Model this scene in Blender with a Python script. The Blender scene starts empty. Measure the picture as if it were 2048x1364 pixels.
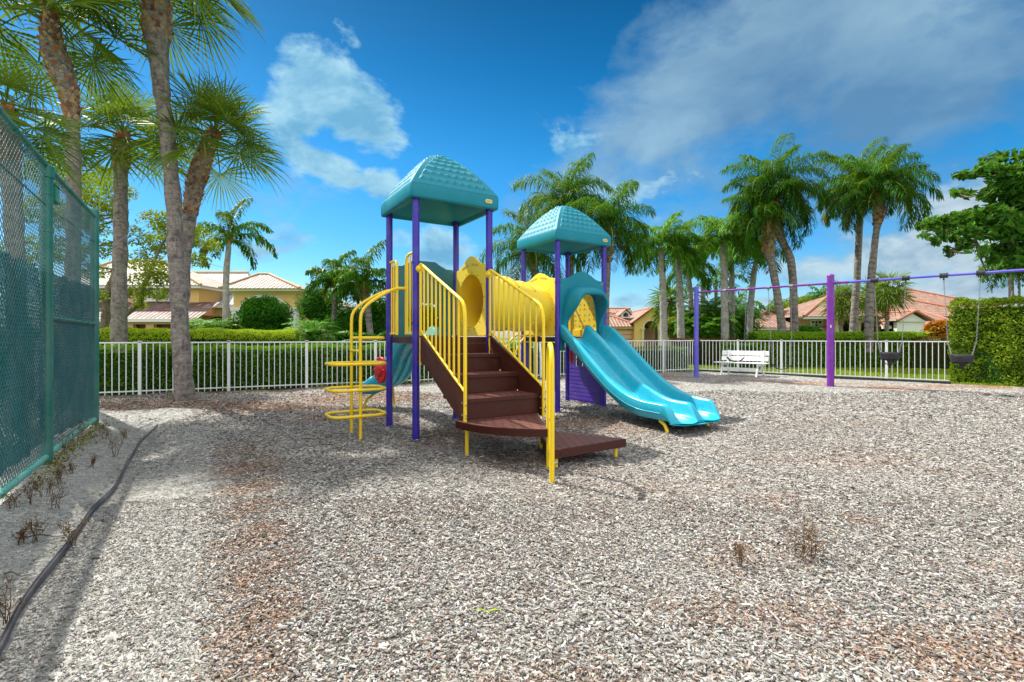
import bpy, math, random
import numpy as np
from mathutils import Vector, Matrix, noise
rnd = random.Random(11)
rng = np.random.default_rng(11)
scene = bpy.context.scene
COL = scene.collection
# survey constants: eye height, lens in pixels of the 2048-wide frame; used only to turn measured sights into metres
F, CX, CY, EYE = 972.0, 1024.0, 675.0, 1.4
def wx(px, Y): return (px - CX) / F * Y
def wz(py, Y): return EYE + (CY - py) / F * Y
def gY(py): return F * EYE / (py - CY)
def V3(*a): return np.array(a, float)
def unit(a):
    a = np.asarray(a, float); n = np.linalg.norm(a)
    return a / n if n > 1e-9 else a

# ------------------------------------------------------------------ mesh builder
class MB:
    def __init__(s):
        s.V = []; s.Fs = []; s.n = 0
    def add(s, verts, faces, tint=0.5, mi=0, smooth=False, uv=None):
        verts = np.asarray(verts, float).reshape(-1, 3)
        if isinstance(faces, np.ndarray):
            fl = faces + s.n; m = len(fl)
        else:
            fl = [[i + s.n for i in f] for f in faces]; m = len(fl)
        t = np.full(m, tint, float) if np.isscalar(tint) else np.asarray(tint, float)
        s.V.append(verts); s.Fs.append((fl, t, mi, smooth, uv)); s.n += len(verts)
        return s
    def box(s, c, size, rz=0, M=None, **k):
        x, y, z = [q / 2 for q in size]
        p = np.array([[-x,-y,-z],[x,-y,-z],[x,y,-z],[-x,y,-z],[-x,-y,z],[x,-y,z],[x,y,z],[-x,y,z]])
        if M is not None: p = p @ np.array(M).T
        if rz:
            a, b = math.cos(rz), math.sin(rz)
            p = np.stack([p[:,0]*a - p[:,1]*b, p[:,0]*b + p[:,1]*a, p[:,2]], 1)
        p += np.asarray(c, float)
        return s.add(p, [[0,3,2,1],[4,5,6,7],[0,1,5,4],[1,2,6,5],[2,3,7,6],[3,0,4,7]], **k)
    def tube(s, pts, r, seg=8, caps=True, closed=False, smooth=True, **k):
        P = np.asarray(pts, float); n = len(P)
        R = np.full(n, r, float) if np.isscalar(r) else np.asarray(r, float)
        T = np.zeros_like(P)
        if closed:
            T = np.roll(P, -1, 0) - np.roll(P, 1, 0)
        else:
            T[1:-1] = P[2:] - P[:-2]; T[0] = P[1] - P[0]; T[-1] = P[-1] - P[-2]
        T /= np.maximum(np.linalg.norm(T, axis=1, keepdims=True), 1e-9)
        a = V3(0,0,1) if abs(T[0][2]) < 0.9 else V3(1,0,0)
        N = unit(a - T[0]*np.dot(a, T[0])); vs = []
        for i in range(n):
            N = unit(N - T[i]*np.dot(N, T[i])); B = np.cross(T[i], N)
            ang = np.arange(seg) * 2*math.pi/seg
            vs.append(P[i] + R[i]*(np.cos(ang)[:,None]*N + np.sin(ang)[:,None]*B))
        vs = np.concatenate(vs); fs = []
        m = n if closed else n - 1
        for i in range(m):
            j = (i + 1) % n
            for q in range(seg):
                w = (q + 1) % seg
                fs.append([i*seg+q, i*seg+w, j*seg+w, j*seg+q])
        s.add(vs, fs, smooth=smooth, **k)
        if caps and not closed:
            s.add(vs[:seg], [list(range(seg))[::-1]], **k)
            s.add(vs[-seg:], [list(range(seg))], **k)
        return s
    def loft(s, rings, closed=True, cap0=False, cap1=False, smooth=True, **k):
        rings = [np.asarray(r, float) for r in rings]
        m = len(rings[0]); fs = []
        for i in range(len(rings) - 1):
            for q in range(m if closed else m - 1):
                w = (q + 1) % m
                fs.append([i*m+q, i*m+w, (i+1)*m+w, (i+1)*m+q])
        s.add(np.concatenate(rings), fs, smooth=smooth, **k)
        if cap0: s.add(rings[0], [list(range(m))[::-1]], **k)
        if cap1: s.add(rings[-1], [list(range(m))], **k)
        return s
    def prism(s, poly, z0, z1, **k):
        n = len(poly)
        a = [[p[0], p[1], z0] for p in poly] + [[p[0], p[1], z1] for p in poly]
        f = [list(range(n))[::-1], list(range(n, 2*n))] + [[i, (i+1) % n, n+(i+1) % n, n+i] for i in range(n)]
        return s.add(a, f, **k)
    def plate(s, poly, thick, M, O, **k):
        """polygon in a plane (columns of M: across, up, normal) with thickness"""
        n = len(poly); M = np.array(M, float); O = np.asarray(O, float)
        a = [[p[0], p[1], -thick/2] for p in poly] + [[p[0], p[1], thick/2] for p in poly]
        a = np.array(a) @ M.T + O
        f = [list(range(n))[::-1], list(range(n, 2*n))] + [[i, (i+1) % n, n+(i+1) % n, n+i] for i in range(n)]
        return s.add(a, f, **k)
    def ball(s, c, r, nu=12, nv=8, **k):
        rr = np.array(r if not np.isscalar(r) else (r, r, r), float)
        rings = []
        for i in range(nv + 1):
            ph = math.pi * i / nv
            a = np.arange(nu) * 2*math.pi/nu
            rad = max(math.sin(ph), 1e-3)
            rings.append(np.stack([np.cos(a)*rad, np.sin(a)*rad, np.full(nu, -math.cos(ph))], 1)*rr + np.asarray(c, float))
        return s.loft(rings, cap0=True, cap1=True, **k)
    def disc_prism(s, c, nrm, r, t, seg=20, **k):
        nrm = unit(nrm); c = np.asarray(c, float)
        return s.tube([c - nrm*t/2, c + nrm*t/2], r, seg=seg, smooth=False, **k)

def finish(mb, name, mats, parent=None, label=None, cat=None, group=None, kind=None, local=False):
    if not isinstance(mats, (list, tuple)): mats = [mats]
    me = bpy.data.meshes.new(name)
    V = np.concatenate(mb.V) if mb.V else np.zeros((0, 3))
    idx, tot, tint, mis, sm, uvs = [], [], [], [], [], []
    any_uv = any(c[4] is not None for c in mb.Fs)
    for fl, t, mi, smooth, uv in mb.Fs:
        if isinstance(fl, np.ndarray):
            idx.append(fl.reshape(-1)); tot.append(np.full(len(fl), fl.shape[1]))
            nl = fl.size
        else:
            idx.append(np.array([i for f in fl for i in f], int)); tot.append(np.array([len(f) for f in fl], int))
            nl = len(idx[-1])
        m = len(fl)
        tint.append(t); mis.append(np.full(m, mi)); sm.append(np.full(m, smooth))
        if any_uv: uvs.append(np.zeros((nl, 2)) if uv is None else np.asarray(uv, float).reshape(-1, 2))
    idx = np.concatenate(idx); tot = np.concatenate(tot)
    start = np.concatenate([[0], np.cumsum(tot)[:-1]])
    me.vertices.add(len(V)); me.vertices.foreach_set("co", V.astype(np.float32).ravel())
    me.loops.add(len(idx)); me.loops.foreach_set("vertex_index", idx.astype(np.int32))
    me.polygons.add(len(tot)); me.polygons.foreach_set("loop_start", start.astype(np.int32))
    me.polygons.foreach_set("material_index", np.concatenate(mis).astype(np.int32))
    me.polygons.foreach_set("use_smooth", np.concatenate(sm).astype(bool))
    a = me.attributes.new("tint", 'FLOAT', 'FACE'); a.data.foreach_set("value", np.concatenate(tint).astype(np.float32))
    if any_uv:
        u = me.uv_layers.new(name="UVMap"); u.data.foreach_set("uv", np.concatenate(uvs).astype(np.float32).ravel())
    me.update(calc_edges=True); me.validate()
    for m in mats: me.materials.append(m)
    o = bpy.data.objects.new(name, me); COL.objects.link(o)
    if parent is not None:
        o.parent = parent
        if not local: o.location = tuple(-q for q in parent['_base'])
    tag(o, label, cat, group, kind)
    return o
def tag(o, label=None, cat=None, group=None, kind=None):
    if label: o['label'] = label
    if cat: o['category'] = cat
    if group: o['group'] = group
    if kind: o['kind'] = kind
def thing(name, loc, label, cat, group=None, rz=0):
    o = bpy.data.objects.new(name, None); COL.objects.link(o)
    o.location = loc; o.rotation_euler = (0, 0, rz); o.empty_display_size = 0.2
    o['_base'] = [float(q) for q in loc]
    tag(o, label, cat, group); return o
def bevel(o, w=0.006, seg=2):
    m = o.modifiers.new("bevel", 'BEVEL'); m.width = w; m.segments = seg; m.limit_method = 'ANGLE'; m.angle_limit = math.radians(50)
    return o

# ------------------------------------------------------------------ materials
class NT:
    def __init__(s, nt): s.nt = nt; s.nt.nodes.clear()
    def n(s, t, **k):
        x = s.nt.nodes.new(t)
        for a, b in k.items(): setattr(x, a, b)
        return x
    def l(s, a, b): s.nt.links.new(a, b)
    def val(s, sock, v):
        if hasattr(v, 'is_linked') or isinstance(v, bpy.types.NodeSocket): s.l(v, sock)
        else: sock.default_value = v
    def math(s, op, a, b=0.0, clamp=False):
        x = s.n('ShaderNodeMath', operation=op, use_clamp=clamp); s.val(x.inputs[0], a); s.val(x.inputs[1], b); return x.outputs[0]
    def mix(s, f, a, b, blend='MIX'):
        x = s.n('ShaderNodeMix', data_type='RGBA', blend_type=blend)
        s.val(x.inputs[0], f); s.val(x.inputs[6], a if not isinstance(a, tuple) else (*a, 1)[:4]); s.val(x.inputs[7], b if not isinstance(b, tuple) else (*b, 1)[:4])
        return x.outputs[2]
    def noise(s, vec, scale, detail=4, rough=0.55, dist=0.0):
        x = s.n('ShaderNodeTexNoise'); x.inputs['Scale'].default_value = scale; x.inputs['Detail'].default_value = detail
        x.inputs['Roughness'].default_value = rough; x.inputs['Distortion'].default_value = dist
        if vec is not None: s.l(vec, x.inputs['Vector'])
        return x.outputs['Fac']
    def ramp(s, f, stops):
        x = s.n('ShaderNodeValToRGB'); e = x.color_ramp.elements
        while len(e) < len(stops): e.new(0.5)
        for q, (p, c) in zip(e, stops):
            q.position = p; q.color = (*c, 1)[:4] if isinstance(c, tuple) else (c, c, c, 1)
        s.l(f, x.inputs[0]); return x.outputs[0]
    def mapr(s, f, a, b, c=0.0, d=1.0):
        x = s.n('ShaderNodeMapRange'); s.val(x.inputs[0], f)
        for i, q in enumerate((a, b, c, d)): x.inputs[i+1].default_value = q
        return x.outputs[0]
def newmat(name):
    m = bpy.data.materials.new(name); m.use_nodes = True
    t = NT(m.node_tree); out = t.n('ShaderNodeOutputMaterial'); b = t.n('ShaderNodeBsdfPrincipled')
    t.l(b.outputs[0], out.inputs[0]); return m, t, b, out
def objco(t): return t.n('ShaderNodeTexCoord').outputs['Object']
def attr(t, name): return t.n('ShaderNodeAttribute', attribute_name=name).outputs['Fac']
def bump(t, b, h, strength=0.3, dist=0.01):
    x = t.n('ShaderNodeBump'); x.inputs['Strength'].default_value = strength; x.inputs['Distance'].default_value = dist
    t.l(h, x.inputs['Height']); t.l(x.outputs[0], b.inputs['Normal'])

def plastic(name, col, rough=0.38, fade=0.25, spec=0.5, bumps=0.15, dirt=0.35):
    """painted or moulded surface with sun-faded patches, dust and fine grain"""
    m, t, b, o = newmat(name); co = objco(t)
    n1 = t.noise(co, 3.0, 5, 0.6); n2 = t.noise(co, 40.0, 3, 0.6)
    light = tuple(min(1, c*(1-fade*0.5) + fade*0.28) for c in col)
    c = t.mix(t.mapr(n1, 0.42, 0.72), (*col, 1), (*light, 1))
    dusty = tuple(c2*0.55 + 0.10 for c2 in col)
    n3 = t.noise(co, 7.0, 8, 0.72, 0.6)
    c = t.mix(t.math('MULTIPLY', t.mapr(n3, 0.56, 0.72), dirt), c, (*dusty, 1))
    t.l(c, b.inputs['Base Color'])
    t.l(t.mapr(n3, 0.3, 0.7, rough-0.08, rough+0.2), b.inputs['Roughness'])
    b.inputs['Specular IOR Level'].default_value = spec
    bump(t, b, n2, bumps, 0.002)
    return m
def foliage(name, dark, light, trans=0.3, rough=0.5, brown=None):
    m, t, b, o = newmat(name)
    a = attr(t, 'tint')
    stops = [(0.0, dark), (0.85, light)]
    if brown: stops = [(0.0, dark), (0.78, light), (0.93, light), (0.97, brown)]
    c = t.ramp(a, stops)
    t.l(c, b.inputs['Base Color']); b.inputs['Roughness'].default_value = rough
    b.inputs['Specular IOR Level'].default_value = 0.07
    tr = t.n('ShaderNodeBsdfTranslucent'); t.l(t.mix(0.35, c, (0.35, 0.5, 0.02, 1)), tr.inputs[0])
    mx = t.n('ShaderNodeMixShader'); mx.inputs[0].default_value = trans
    t.l(b.outputs[0], mx.inputs[1]); t.l(tr.outputs[0], mx.inputs[2]); t.l(mx.outputs[0], o.inputs[0])
    return m
def bark(name, c1, c2, c3, ring=9.0, amp=0.6, lichen=0.3):
    m, t, b, o = newmat(name); co = objco(t)
    sp = t.n('ShaderNodeSeparateXYZ'); t.l(co, sp.inputs[0])
    nz = t.noise(co, 2.5, 6, 0.65); nf = t.noise(co, 22.0, 5, 0.7)
    zz = t.math('ADD', t.math('MULTIPLY', sp.outputs[2], ring), t.math('MULTIPLY', nz, 2.2))
    w = t.math('ABSOLUTE', t.math('SUBTRACT', t.math('FRACT', zz), 0.5))
    w = t.math('MULTIPLY', w, 2.0)
    mp = t.n('ShaderNodeMapping'); mp.inputs['Scale'].default_value = (9, 9, 1.6); t.l(co, mp.inputs[0])
    crack = t.noise(mp.outputs[0], 1.3, 9, 0.75, 0.5); blot = t.noise(co, 5.5, 8, 0.75, 0.8)
    c = t.mix(t.mapr(nf, 0.32, 0.68), (*c1, 1), (*c2, 1))
    c = t.mix(t.mapr(crack, 0.52, 0.66, 0.0, 0.7), c, (*c3, 1)); c = t.mix(t.mapr(blot, 0.50, 0.60, 0.0, 0.75), c, (*c3, 1)); c = t.mix(t.mapr(blot, 0.44, 0.36, 0.0, 0.6), c, tuple(min(1, q*1.35) for q in c1)+(1,))
    c = t.mix(t.math('MULTIPLY', t.mapr(w, 0.0, 0.3, 1.0, 0.0), amp), c, (*c3, 1))
    c = t.mix(t.math('MULTIPLY', t.mapr(nz, 0.55, 0.68), lichen), c, (0.30, 0.34, 0.20, 1))
    t.l(c, b.inputs['Base Color']); b.inputs['Roughness'].default_value = 0.9
    h = t.math('ADD', t.math('MULTIPLY', w, 0.5*amp), t.math('ADD', t.math('MULTIPLY', crack, -0.9), nf))
    bump(t, b, h, 0.8, 0.03); return m
def tinted(name, stops, rough=0.85, bumps=0.4, scale=25):
    m, t, b, o = newmat(name); co = objco(t)
    c = t.ramp(attr(t, 'tint'), stops); n = t.noise(co, scale, 5, 0.65)
    c = t.mix(t.mapr(n, 0.3, 0.75, 0, 0.55), c, (0.06, 0.045, 0.035, 1))
    t.l(c, b.inputs['Base Color']); b.inputs['Roughness'].default_value = rough
    bump(t, b, n, bumps, 0.01); return m
def stucco(name, col, stain=0.3):
    m, t, b, o = newmat(name); co = objco(t)
    n = t.noise(co, 1.2, 6, 0.65); f = t.noise(co, 60, 3, 0.6)
    c = t.mix(t.mapr(n, 0.4, 0.75, 0, stain), (*col, 1), tuple(q*0.62 for q in col) + (1,))
    t.l(c, b.inputs['Base Color']); b.inputs['Roughness'].default_value = 0.85; bump(t, b, f, 0.25, 0.01); return m
def rooftile(name, c1, c2, c3):
    c1, c2, c3 = [tuple(q*.62 for q in c) for c in (c1, c2, c3)]
    """barrel tiles: UV is metres along the eave and up the slope"""
    m, t, b, o = newmat(name); uv = t.n('ShaderNodeTexCoord').outputs['UV']
    sp = t.n('ShaderNodeSeparateXYZ'); t.l(uv, sp.inputs[0])
    col = t.math('MULTIPLY', sp.outputs[0], 3.4); row = t.math('MULTIPLY', sp.outputs[1], 2.7)
    s1 = t.math('ABSOLUTE', t.math('SINE', t.math('MULTIPLY', col, math.pi)))
    fr = t.math('FRACT', row)
    wn = t.n('ShaderNodeTexWhiteNoise', noise_dimensions='2D')
    cb = t.n('ShaderNodeCombineXYZ'); t.l(t.math('FLOOR', col), cb.inputs[0]); t.l(t.math('FLOOR', row), cb.inputs[1]); t.l(cb.outputs[0], wn.inputs['Vector'])
    c = t.ramp(wn.outputs['Value'], [(0.0, c1), (0.55, c2), (1.0, c3)])
    big = t.noise(uv, 0.5, 5, 0.6); c = t.mix(t.mapr(big, 0.4, 0.7, 0, 0.45), c, (*c3, 1))
    gap = t.math('MULTIPLY', t.mapr(s1, 0.0, 0.45, 1, 0), 0.42)
    gap = t.math('MAXIMUM', gap, t.mapr(fr, 0.0, 0.26, 0.95, 0))
    c = t.mix(gap, c, (c1[0]*0.28, c1[1]*0.25, c1[2]*0.25, 1))
    t.l(c, b.inputs['Base Color']); b.inputs['Roughness'].default_value = 0.6
    h = t.math('ADD', s1, t.math('MULTIPLY', t.math('SUBTRACT', 1.0, fr), 0.7)); bump(t, b, h, 1.0, 0.07); return m

M_teal = plastic('teal_plastic', (0.003, 0.205, 0.275), 0.45, 0.05, spec=0.25, dirt=0.15)
M_tealdk = plastic('deep_teal_plastic', (0.004, 0.15, 0.19), 0.35, 0.12)
M_slide = plastic('slide_plastic', (0.012, 0.38, 0.52), 0.24, 0.10, bumps=0.06, dirt=0.2)
M_yel = plastic('yellow_coating', (0.92, 0.63, 0.008), 0.35, 0.10, bumps=0.1, dirt=0.2)
M_yelp = plastic('yellow_plastic', (0.90, 0.66, 0.03), 0.42, 0.25, dirt=0.25)
M_pur = plastic('indigo_paint', (0.032, 0.012, 0.34), 0.33, 0.12, dirt=0.45)
M_purlt = plastic('violet_blue_paint', (0.10, 0.085, 0.55), 0.35, 0.2)
M_magenta = plastic('purple_paint', (0.17, 0.012, 0.30), 0.28, 0.1)
M_panel = plastic('purple_plastic', (0.065, 0.022, 0.33), 0.4, 0.12)
M_red = plastic('red_plastic', (0.55, 0.005, 0.006), 0.3, 0.05)
M_black = plastic('black_rubber', (0.014, 0.013, 0.02), 0.5, 0.06)
M_steel = plastic('grey_steel', (0.20, 0.20, 0.20), 0.4, 0.2); 
M_white = plastic('white_aluminium', (0.74, 0.75, 0.74), 0.4, 0.1, dirt=0.35)
M_benchw = plastic('white_painted_wood', (0.78, 0.78, 0.74), 0.55, 0.05, dirt=0.4)
M_green = plastic('green_fence_paint', (0.012, 0.165, 0.125), 0.35, 0.22, dirt=0.5)
M_greenbx = plastic('green_box_paint', (0.01, 0.19, 0.06), 0.35, 0.1)
M_wire = plastic('green_vinyl_wire', (0.03, 0.13, 0.13), 0.3, 0.3)
M_badge = plastic('cream_badge', (0.72, 0.55, 0.16), 0.4, 0.1)
M_badge2 = plastic('ochre_badge', (0.45, 0.27, 0.05), 0.4, 0.1)
def perforated(name, col, pitch=9.0):
    m, t, b, o = newmat(name); co = t.n('ShaderNodeTexCoord').outputs['UV']
    sp = t.n('ShaderNodeSeparateXYZ'); t.l(co, sp.inputs[0])
    fx = t.math('SUBTRACT', t.math('FRACT', t.math('MULTIPLY', sp.outputs[0], pitch)), 0.5)
    row = t.math('MULTIPLY', sp.outputs[1], pitch)
    fx = t.math('SUBTRACT', t.math('FRACT', t.math('ADD', t.math('MULTIPLY', sp.outputs[0], pitch), t.math('MULTIPLY', t.math('FLOOR', row), 0.5))), 0.5)
    fy = t.math('SUBTRACT', t.math('FRACT', row), 0.5)
    d = t.math('SQRT', t.math('ADD', t.math('MULTIPLY', fx, fx), t.math('MULTIPLY', fy, fy)))
    oc = objco(t); n = t.noise(oc, 6, 6, 0.7); hole = t.mapr(d, 0.15, 0.20, 1, 0)
    c = t.mix(t.mapr(n, 0.35, 0.75, 0, 0.7), (*col, 1), (col[0]*1.5+0.015, col[1]*1.5+0.015, col[2]*1.5+0.015, 1))
    c = t.mix(hole, c, (0.006, 0.004, 0.004, 1))
    t.l(c, b.inputs['Base Color']); b.inputs['Roughness'].default_value = 0.5
    bump(t, b, t.math('SUBTRACT', t.math('MULTIPLY', t.noise(oc, 90, 2), 0.15), hole), 0.6, 0.008); return m
M_brown = plastic('brown_coating', (0.060, 0.013, 0.007), 0.45, 0.02, spec=0.3, dirt=0.12)
M_perf = perforated('brown_perforated_deck', (0.105, 0.030, 0.020))
M_sabal = foliage('sabal_leaf', (0.018, 0.06, 0.006), (0.13, 0.21, 0.02), 0.3, 0.45, (0.20, 0.12, 0.05))
M_queen = foliage('queen_palm_leaf', (0.005, 0.034, 0.004), (0.048, 0.17, 0.010), 0.28, 0.42, (0.13, 0.12, 0.04))
M_royal = foliage('royal_palm_leaf', (0.018, 0.09, 0.008), (0.10, 0.27, 0.02), 0.3, 0.42)
M_hedge = foliage('hedge_leaf', (0.012, 0.065, 0.006), (0.15, 0.31, 0.02), 0.22, 0.4)
M_hedgemid = foliage('green_hedge_leaf', (0.02, 0.09, 0.006), (0.24, 0.42, 0.02), 0.28, 0.5)
M_hedgelt = foliage('young_hedge_leaf', (0.03, 0.12, 0.008), (0.42, 0.54, 0.03), 0.35, 0.5)
M_ficus = foliage('tall_hedge_leaf', (0.03, 0.09, 0.006), (0.24, 0.34, 0.02), 0.2, 0.35)
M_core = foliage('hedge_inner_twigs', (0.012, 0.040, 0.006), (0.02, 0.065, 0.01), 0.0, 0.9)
M_oak = foliage('yellow_green_leaf', (0.05, 0.12, 0.008), (0.34, 0.40, 0.03), 0.35, 0.5)
M_big = foliage('large_glossy_leaf', (0.010, 0.07, 0.008), (0.10, 0.27, 0.03), 0.25, 0.3, (0.25, 0.12, 0.03))
M_bush = foliage('bright_bush_leaf', (0.012, 0.09, 0.008), (0.08, 0.30, 0.02), 0.25, 0.45)
M_orange = foliage('orange_croton_leaf', (0.25, 0.06, 0.01), (0.62, 0.25, 0.02), 0.2, 0.5)
M_redleaf = foliage('red_brown_leaf', (0.06, 0.015, 0.012), (0.20, 0.05, 0.03), 0.2, 0.5)
M_dry = foliage('dry_weed', (0.10, 0.05, 0.03), (0.26, 0.16, 0.08), 0.1, 0.8)
M_grass = foliage('lawn_blade', (0.12, 0.20, 0.01), (0.36, 0.44, 0.03), 0.25, 0.6)
M_barkg = bark('grey_palm_bark', (0.33, 0.285, 0.255), (0.19, 0.155, 0.14), (0.055, 0.045, 0.045), 9, 0.35, 0.5)
M_barkq = bark('ringed_palm_bark', (0.30, 0.27, 0.24), (0.20, 0.17, 0.15), (0.07, 0.055, 0.05), 4.5, 0.8, 0.15)
M_barkr = bark('smooth_palm_bark', (0.46, 0.43, 0.40), (0.34, 0.30, 0.28), (0.20, 0.17, 0.15), 1.6, 0.3, 0.1)
M_barkt = bark('tree_bark', (0.25, 0.21, 0.13), (0.16, 0.13, 0.08), (0.05, 0.04, 0.03), 1.5, 0.1, 0.5)
M_boot = tinted('palm_boots', [(0, (0.15, 0.045, 0.014)), (0.5, (0.42, 0.17, 0.055)), (1, (0.52, 0.38, 0.20))])
M_shaft = plastic('green_crownshaft', (0.16, 0.30, 0.02), 0.4, 0.1)
M_wallA = stucco('amber_stucco', (0.68, 0.46, 0.17)); M_trimA = stucco('pale_grey_trim', (0.66, 0.66, 0.62), 0.15)
M_corn = stucco('cream_cornice', (0.60, 0.55, 0.30), 0.2)
M_wallP = stucco('peach_stucco', (0.62, 0.40, 0.25)); M_wallB = stucco('yellow_stucco', (0.68, 0.46, 0.14)); M_pink = stucco('pink_stucco', (0.58, 0.34, 0.24))
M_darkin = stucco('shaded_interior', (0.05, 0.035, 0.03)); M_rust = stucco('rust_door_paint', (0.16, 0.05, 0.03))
M_roofA = rooftile('buff_roof_tile', (0.40, 0.30, 0.20), (0.52, 0.43, 0.32), (0.56, 0.50, 0.42))
M_roofW = rooftile('white_roof_tile', (0.62, 0.62, 0.62), (0.74, 0.74, 0.74), (0.80, 0.80, 0.78))
M_roofC = rooftile('dark_red_roof_tile', (0.17, 0.07, 0.05), (0.26, 0.13, 0.10), (0.42, 0.33, 0.29))
M_roofR = rooftile('terracotta_roof_tile', (0.42, 0.18, 0.11), (0.50, 0.27, 0.17), (0.52, 0.35, 0.25))
def glass():
    m, t, b, o = newmat('window_glass'); b.inputs['Base Color'].default_value = (0.012, 0.016, 0.02, 1)
    b.inputs['Roughness'].default_value = 0.08; b.inputs['Specular IOR Level'].default_value = 0.8; return m
M_glass = glass()
M_car = plastic('dark_blue_car_paint', (0.01, 0.025, 0.10), 0.15, 0.05)
# ------------------------------------------------------------------ plant generators
def ribbon(P, W, S):
    """P list of points, W widths, S side vectors -> verts, quads"""
    n = len(P); v = []
    for p, w, s in zip(P, W, S): v.append(p - s*w/2); v.append(p + s*w/2)
    return v, [[2*i, 2*i+1, 2*i+3, 2*i+2] for i in range(n-1)]
Z = V3(0, 0, 1)
def fan_frond(acc, base, az, el, petL, R, sag, tint, nseg=38, spread=2.25):
    d = V3(math.cos(az)*math.cos(el), math.sin(az)*math.cos(el), math.sin(el))
    pts = [base + d*petL*t - Z*sag*petL*t*t for t in (0, .33, .66, 1)]
    f = unit(pts[-1] - pts[-2]); s = unit(np.cross(f, Z) + 1e-4); n = unit(np.cross(s, f))
    roll = rnd.uniform(-.5, .5); s, n = s*math.cos(roll)+n*math.sin(roll), n*math.cos(roll)-s*math.sin(roll)
    acc['tubes'].append((pts, [0.022*R, 0.018*R, 0.014*R, 0.011*R]))
    o = pts[-1]; fold = rnd.uniform(0.1, 0.45)
    for i in range(nseg):
        th = -spread + 2*spread*i/(nseg-1) + rnd.uniform(-.02, .02)
        L = R*(0.68 + 0.32*math.cos(th*0.62))*rnd.uniform(.9, 1.05)
        dr = f*math.cos(th) + s*math.sin(th) + n*fold*abs(math.sin(th))*0.7
        dr = unit(dr); side = unit(-f*math.sin(th) + s*math.cos(th))
        side = unit(side + n*(0.55 if i % 2 else -0.55))
        drp = rnd.uniform(.05, .34); P = []
        for r in (0.02, .45, .75, 1.0):
            P.append(o + dr*L*r - Z*drp*L*r**3 - f*0.10*L*r*r*(1 if abs(th) > 1.2 else 0))
        w = R*0.30*2*spread/nseg
        v, q = ribbon(P, (w*.15, w, w*.62, w*.06), [side]*4)
        acc['v'].append(v); acc['q'].append(q); acc['t'].append(min(1, max(0, tint + rnd.uniform(-.18, .18))))
def pinnate_frond(acc, base, az, el, L, droop, ll, n, hang, tint, plum=0.5, w=0.035, rr=0.02, twist=0.0):
    k = 12; p = np.array(base, float); P = [p.copy()]; e = el; azz = az
    for i in range(k):
        t = (i+.5)/k; ee = el - droop*t**1.35; azz = az + twist*t
        p = p + V3(math.cos(azz)*math.cos(ee), math.sin(azz)*math.cos(ee), math.sin(ee))*L/k
        P.append(p.copy())
    P = np.array(P); acc['tubes'].append((P, [rr*(1-.85*i/k) for i in range(k+1)]))
    for j in range(n):
        t = 0.12 + 0.88*j/(n-1); x = t*k; i = min(int(x), k-1); a = P[i]*(1-(x-i)) + P[i+1]*(x-i)
        f = unit(P[i+1]-P[i]); s = unit(np.cross(f, Z) + 1e-4); up = np.cross(s, f)
        l0 = ll*(math.sin(math.pi*(0.12+.80*t))**0.7)
        for sg in (-1, 1):
            l = l0*rnd.uniform(.8, 1.1)
            d = unit(s*sg + f*rnd.uniform(.35, .75) + up*rnd.uniform(-.6, .8)*plum)
            mid = a + d*l*.45; d2 = unit(d - Z*hang*rnd.uniform(.7, 1.3)); d3 = unit(d2 - Z*hang*1.2)
            q1 = mid + d2*l*.3; q2 = q1 + d3*l*.25
            side = unit(np.cross(d, V3(rnd.uniform(-.4, .4), rnd.uniform(-.4, .4), 1)) + 1e-4)
            v, q = ribbon((a, mid, q1, q2), (w*.5, w, w*.8, w*.1), (side, side, side, side))
            acc['v'].append(v); acc['q'].append(q); acc['t'].append(min(1, max(0, tint + rnd.uniform(-.2, .2))))
def newacc(): return {'v': [], 'q': [], 't': [], 'tubes': []}
def acc_to_mb(acc, mb=None, mi_leaf=0, mi_stem=1):
    mb = mb or MB()
    if acc['v']:
        nv = len(acc['v'][0]); nq = len(acc['q'][0])
        V = np.array(acc['v']).reshape(-1, 3); q = np.array(acc['q'])
        q = (q + (np.arange(len(acc['v']))*nv)[:, None, None]).reshape(-1, 4)
        mb.add(V, q, tint=np.repeat(np.array(acc['t']), nq), mi=mi_leaf)
    for P, R in acc['tubes']: mb.tube(P, R, seg=4, caps=False, mi=mi_stem, tint=0.75)
    return mb
def trunk_pts(spec, Y, Yb=None):
    """spec: (px, py, width px) sights, top to bottom or bottom to top, at depth Y"""
    P, R = [], []
    for px, py, w in spec: P.append(V3(wx(px, Y), Y, wz(py, Y))); R.append(w/F*Y/2*F/math.hypot(F, px-CX))
    return P, R
def smooth_path(P, R, n):
    P = np.array(P, float); R = np.array(R, float); m = len(P)
    d = np.concatenate([[0], np.cumsum(np.linalg.norm(np.diff(P, axis=0), axis=1))]); d /= d[-1]
    T = np.zeros_like(P)
    for i in range(m):
        a, b = max(i-1, 0), min(i+1, m-1); T[i] = (P[b]-P[a])/max(d[b]-d[a], 1e-6)
    out, rad = [], []
    for t in np.linspace(0, 1, n):
        i = min(int(np.searchsorted(d, t, side='right'))-1, m-2); h = d[i+1]-d[i]; x = (t-d[i])/h
        h00 = 2*x**3-3*x**2+1; h10 = x**3-2*x**2+x; h01 = -2*x**3+3*x**2; h11 = x**3-x**2
        out.append(h00*P[i]+h10*h*T[i]+h01*P[i+1]+h11*h*T[i+1]); rad.append(R[i]*(1-x)+R[i+1]*x)
    return np.array(out), np.array(rad)
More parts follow.
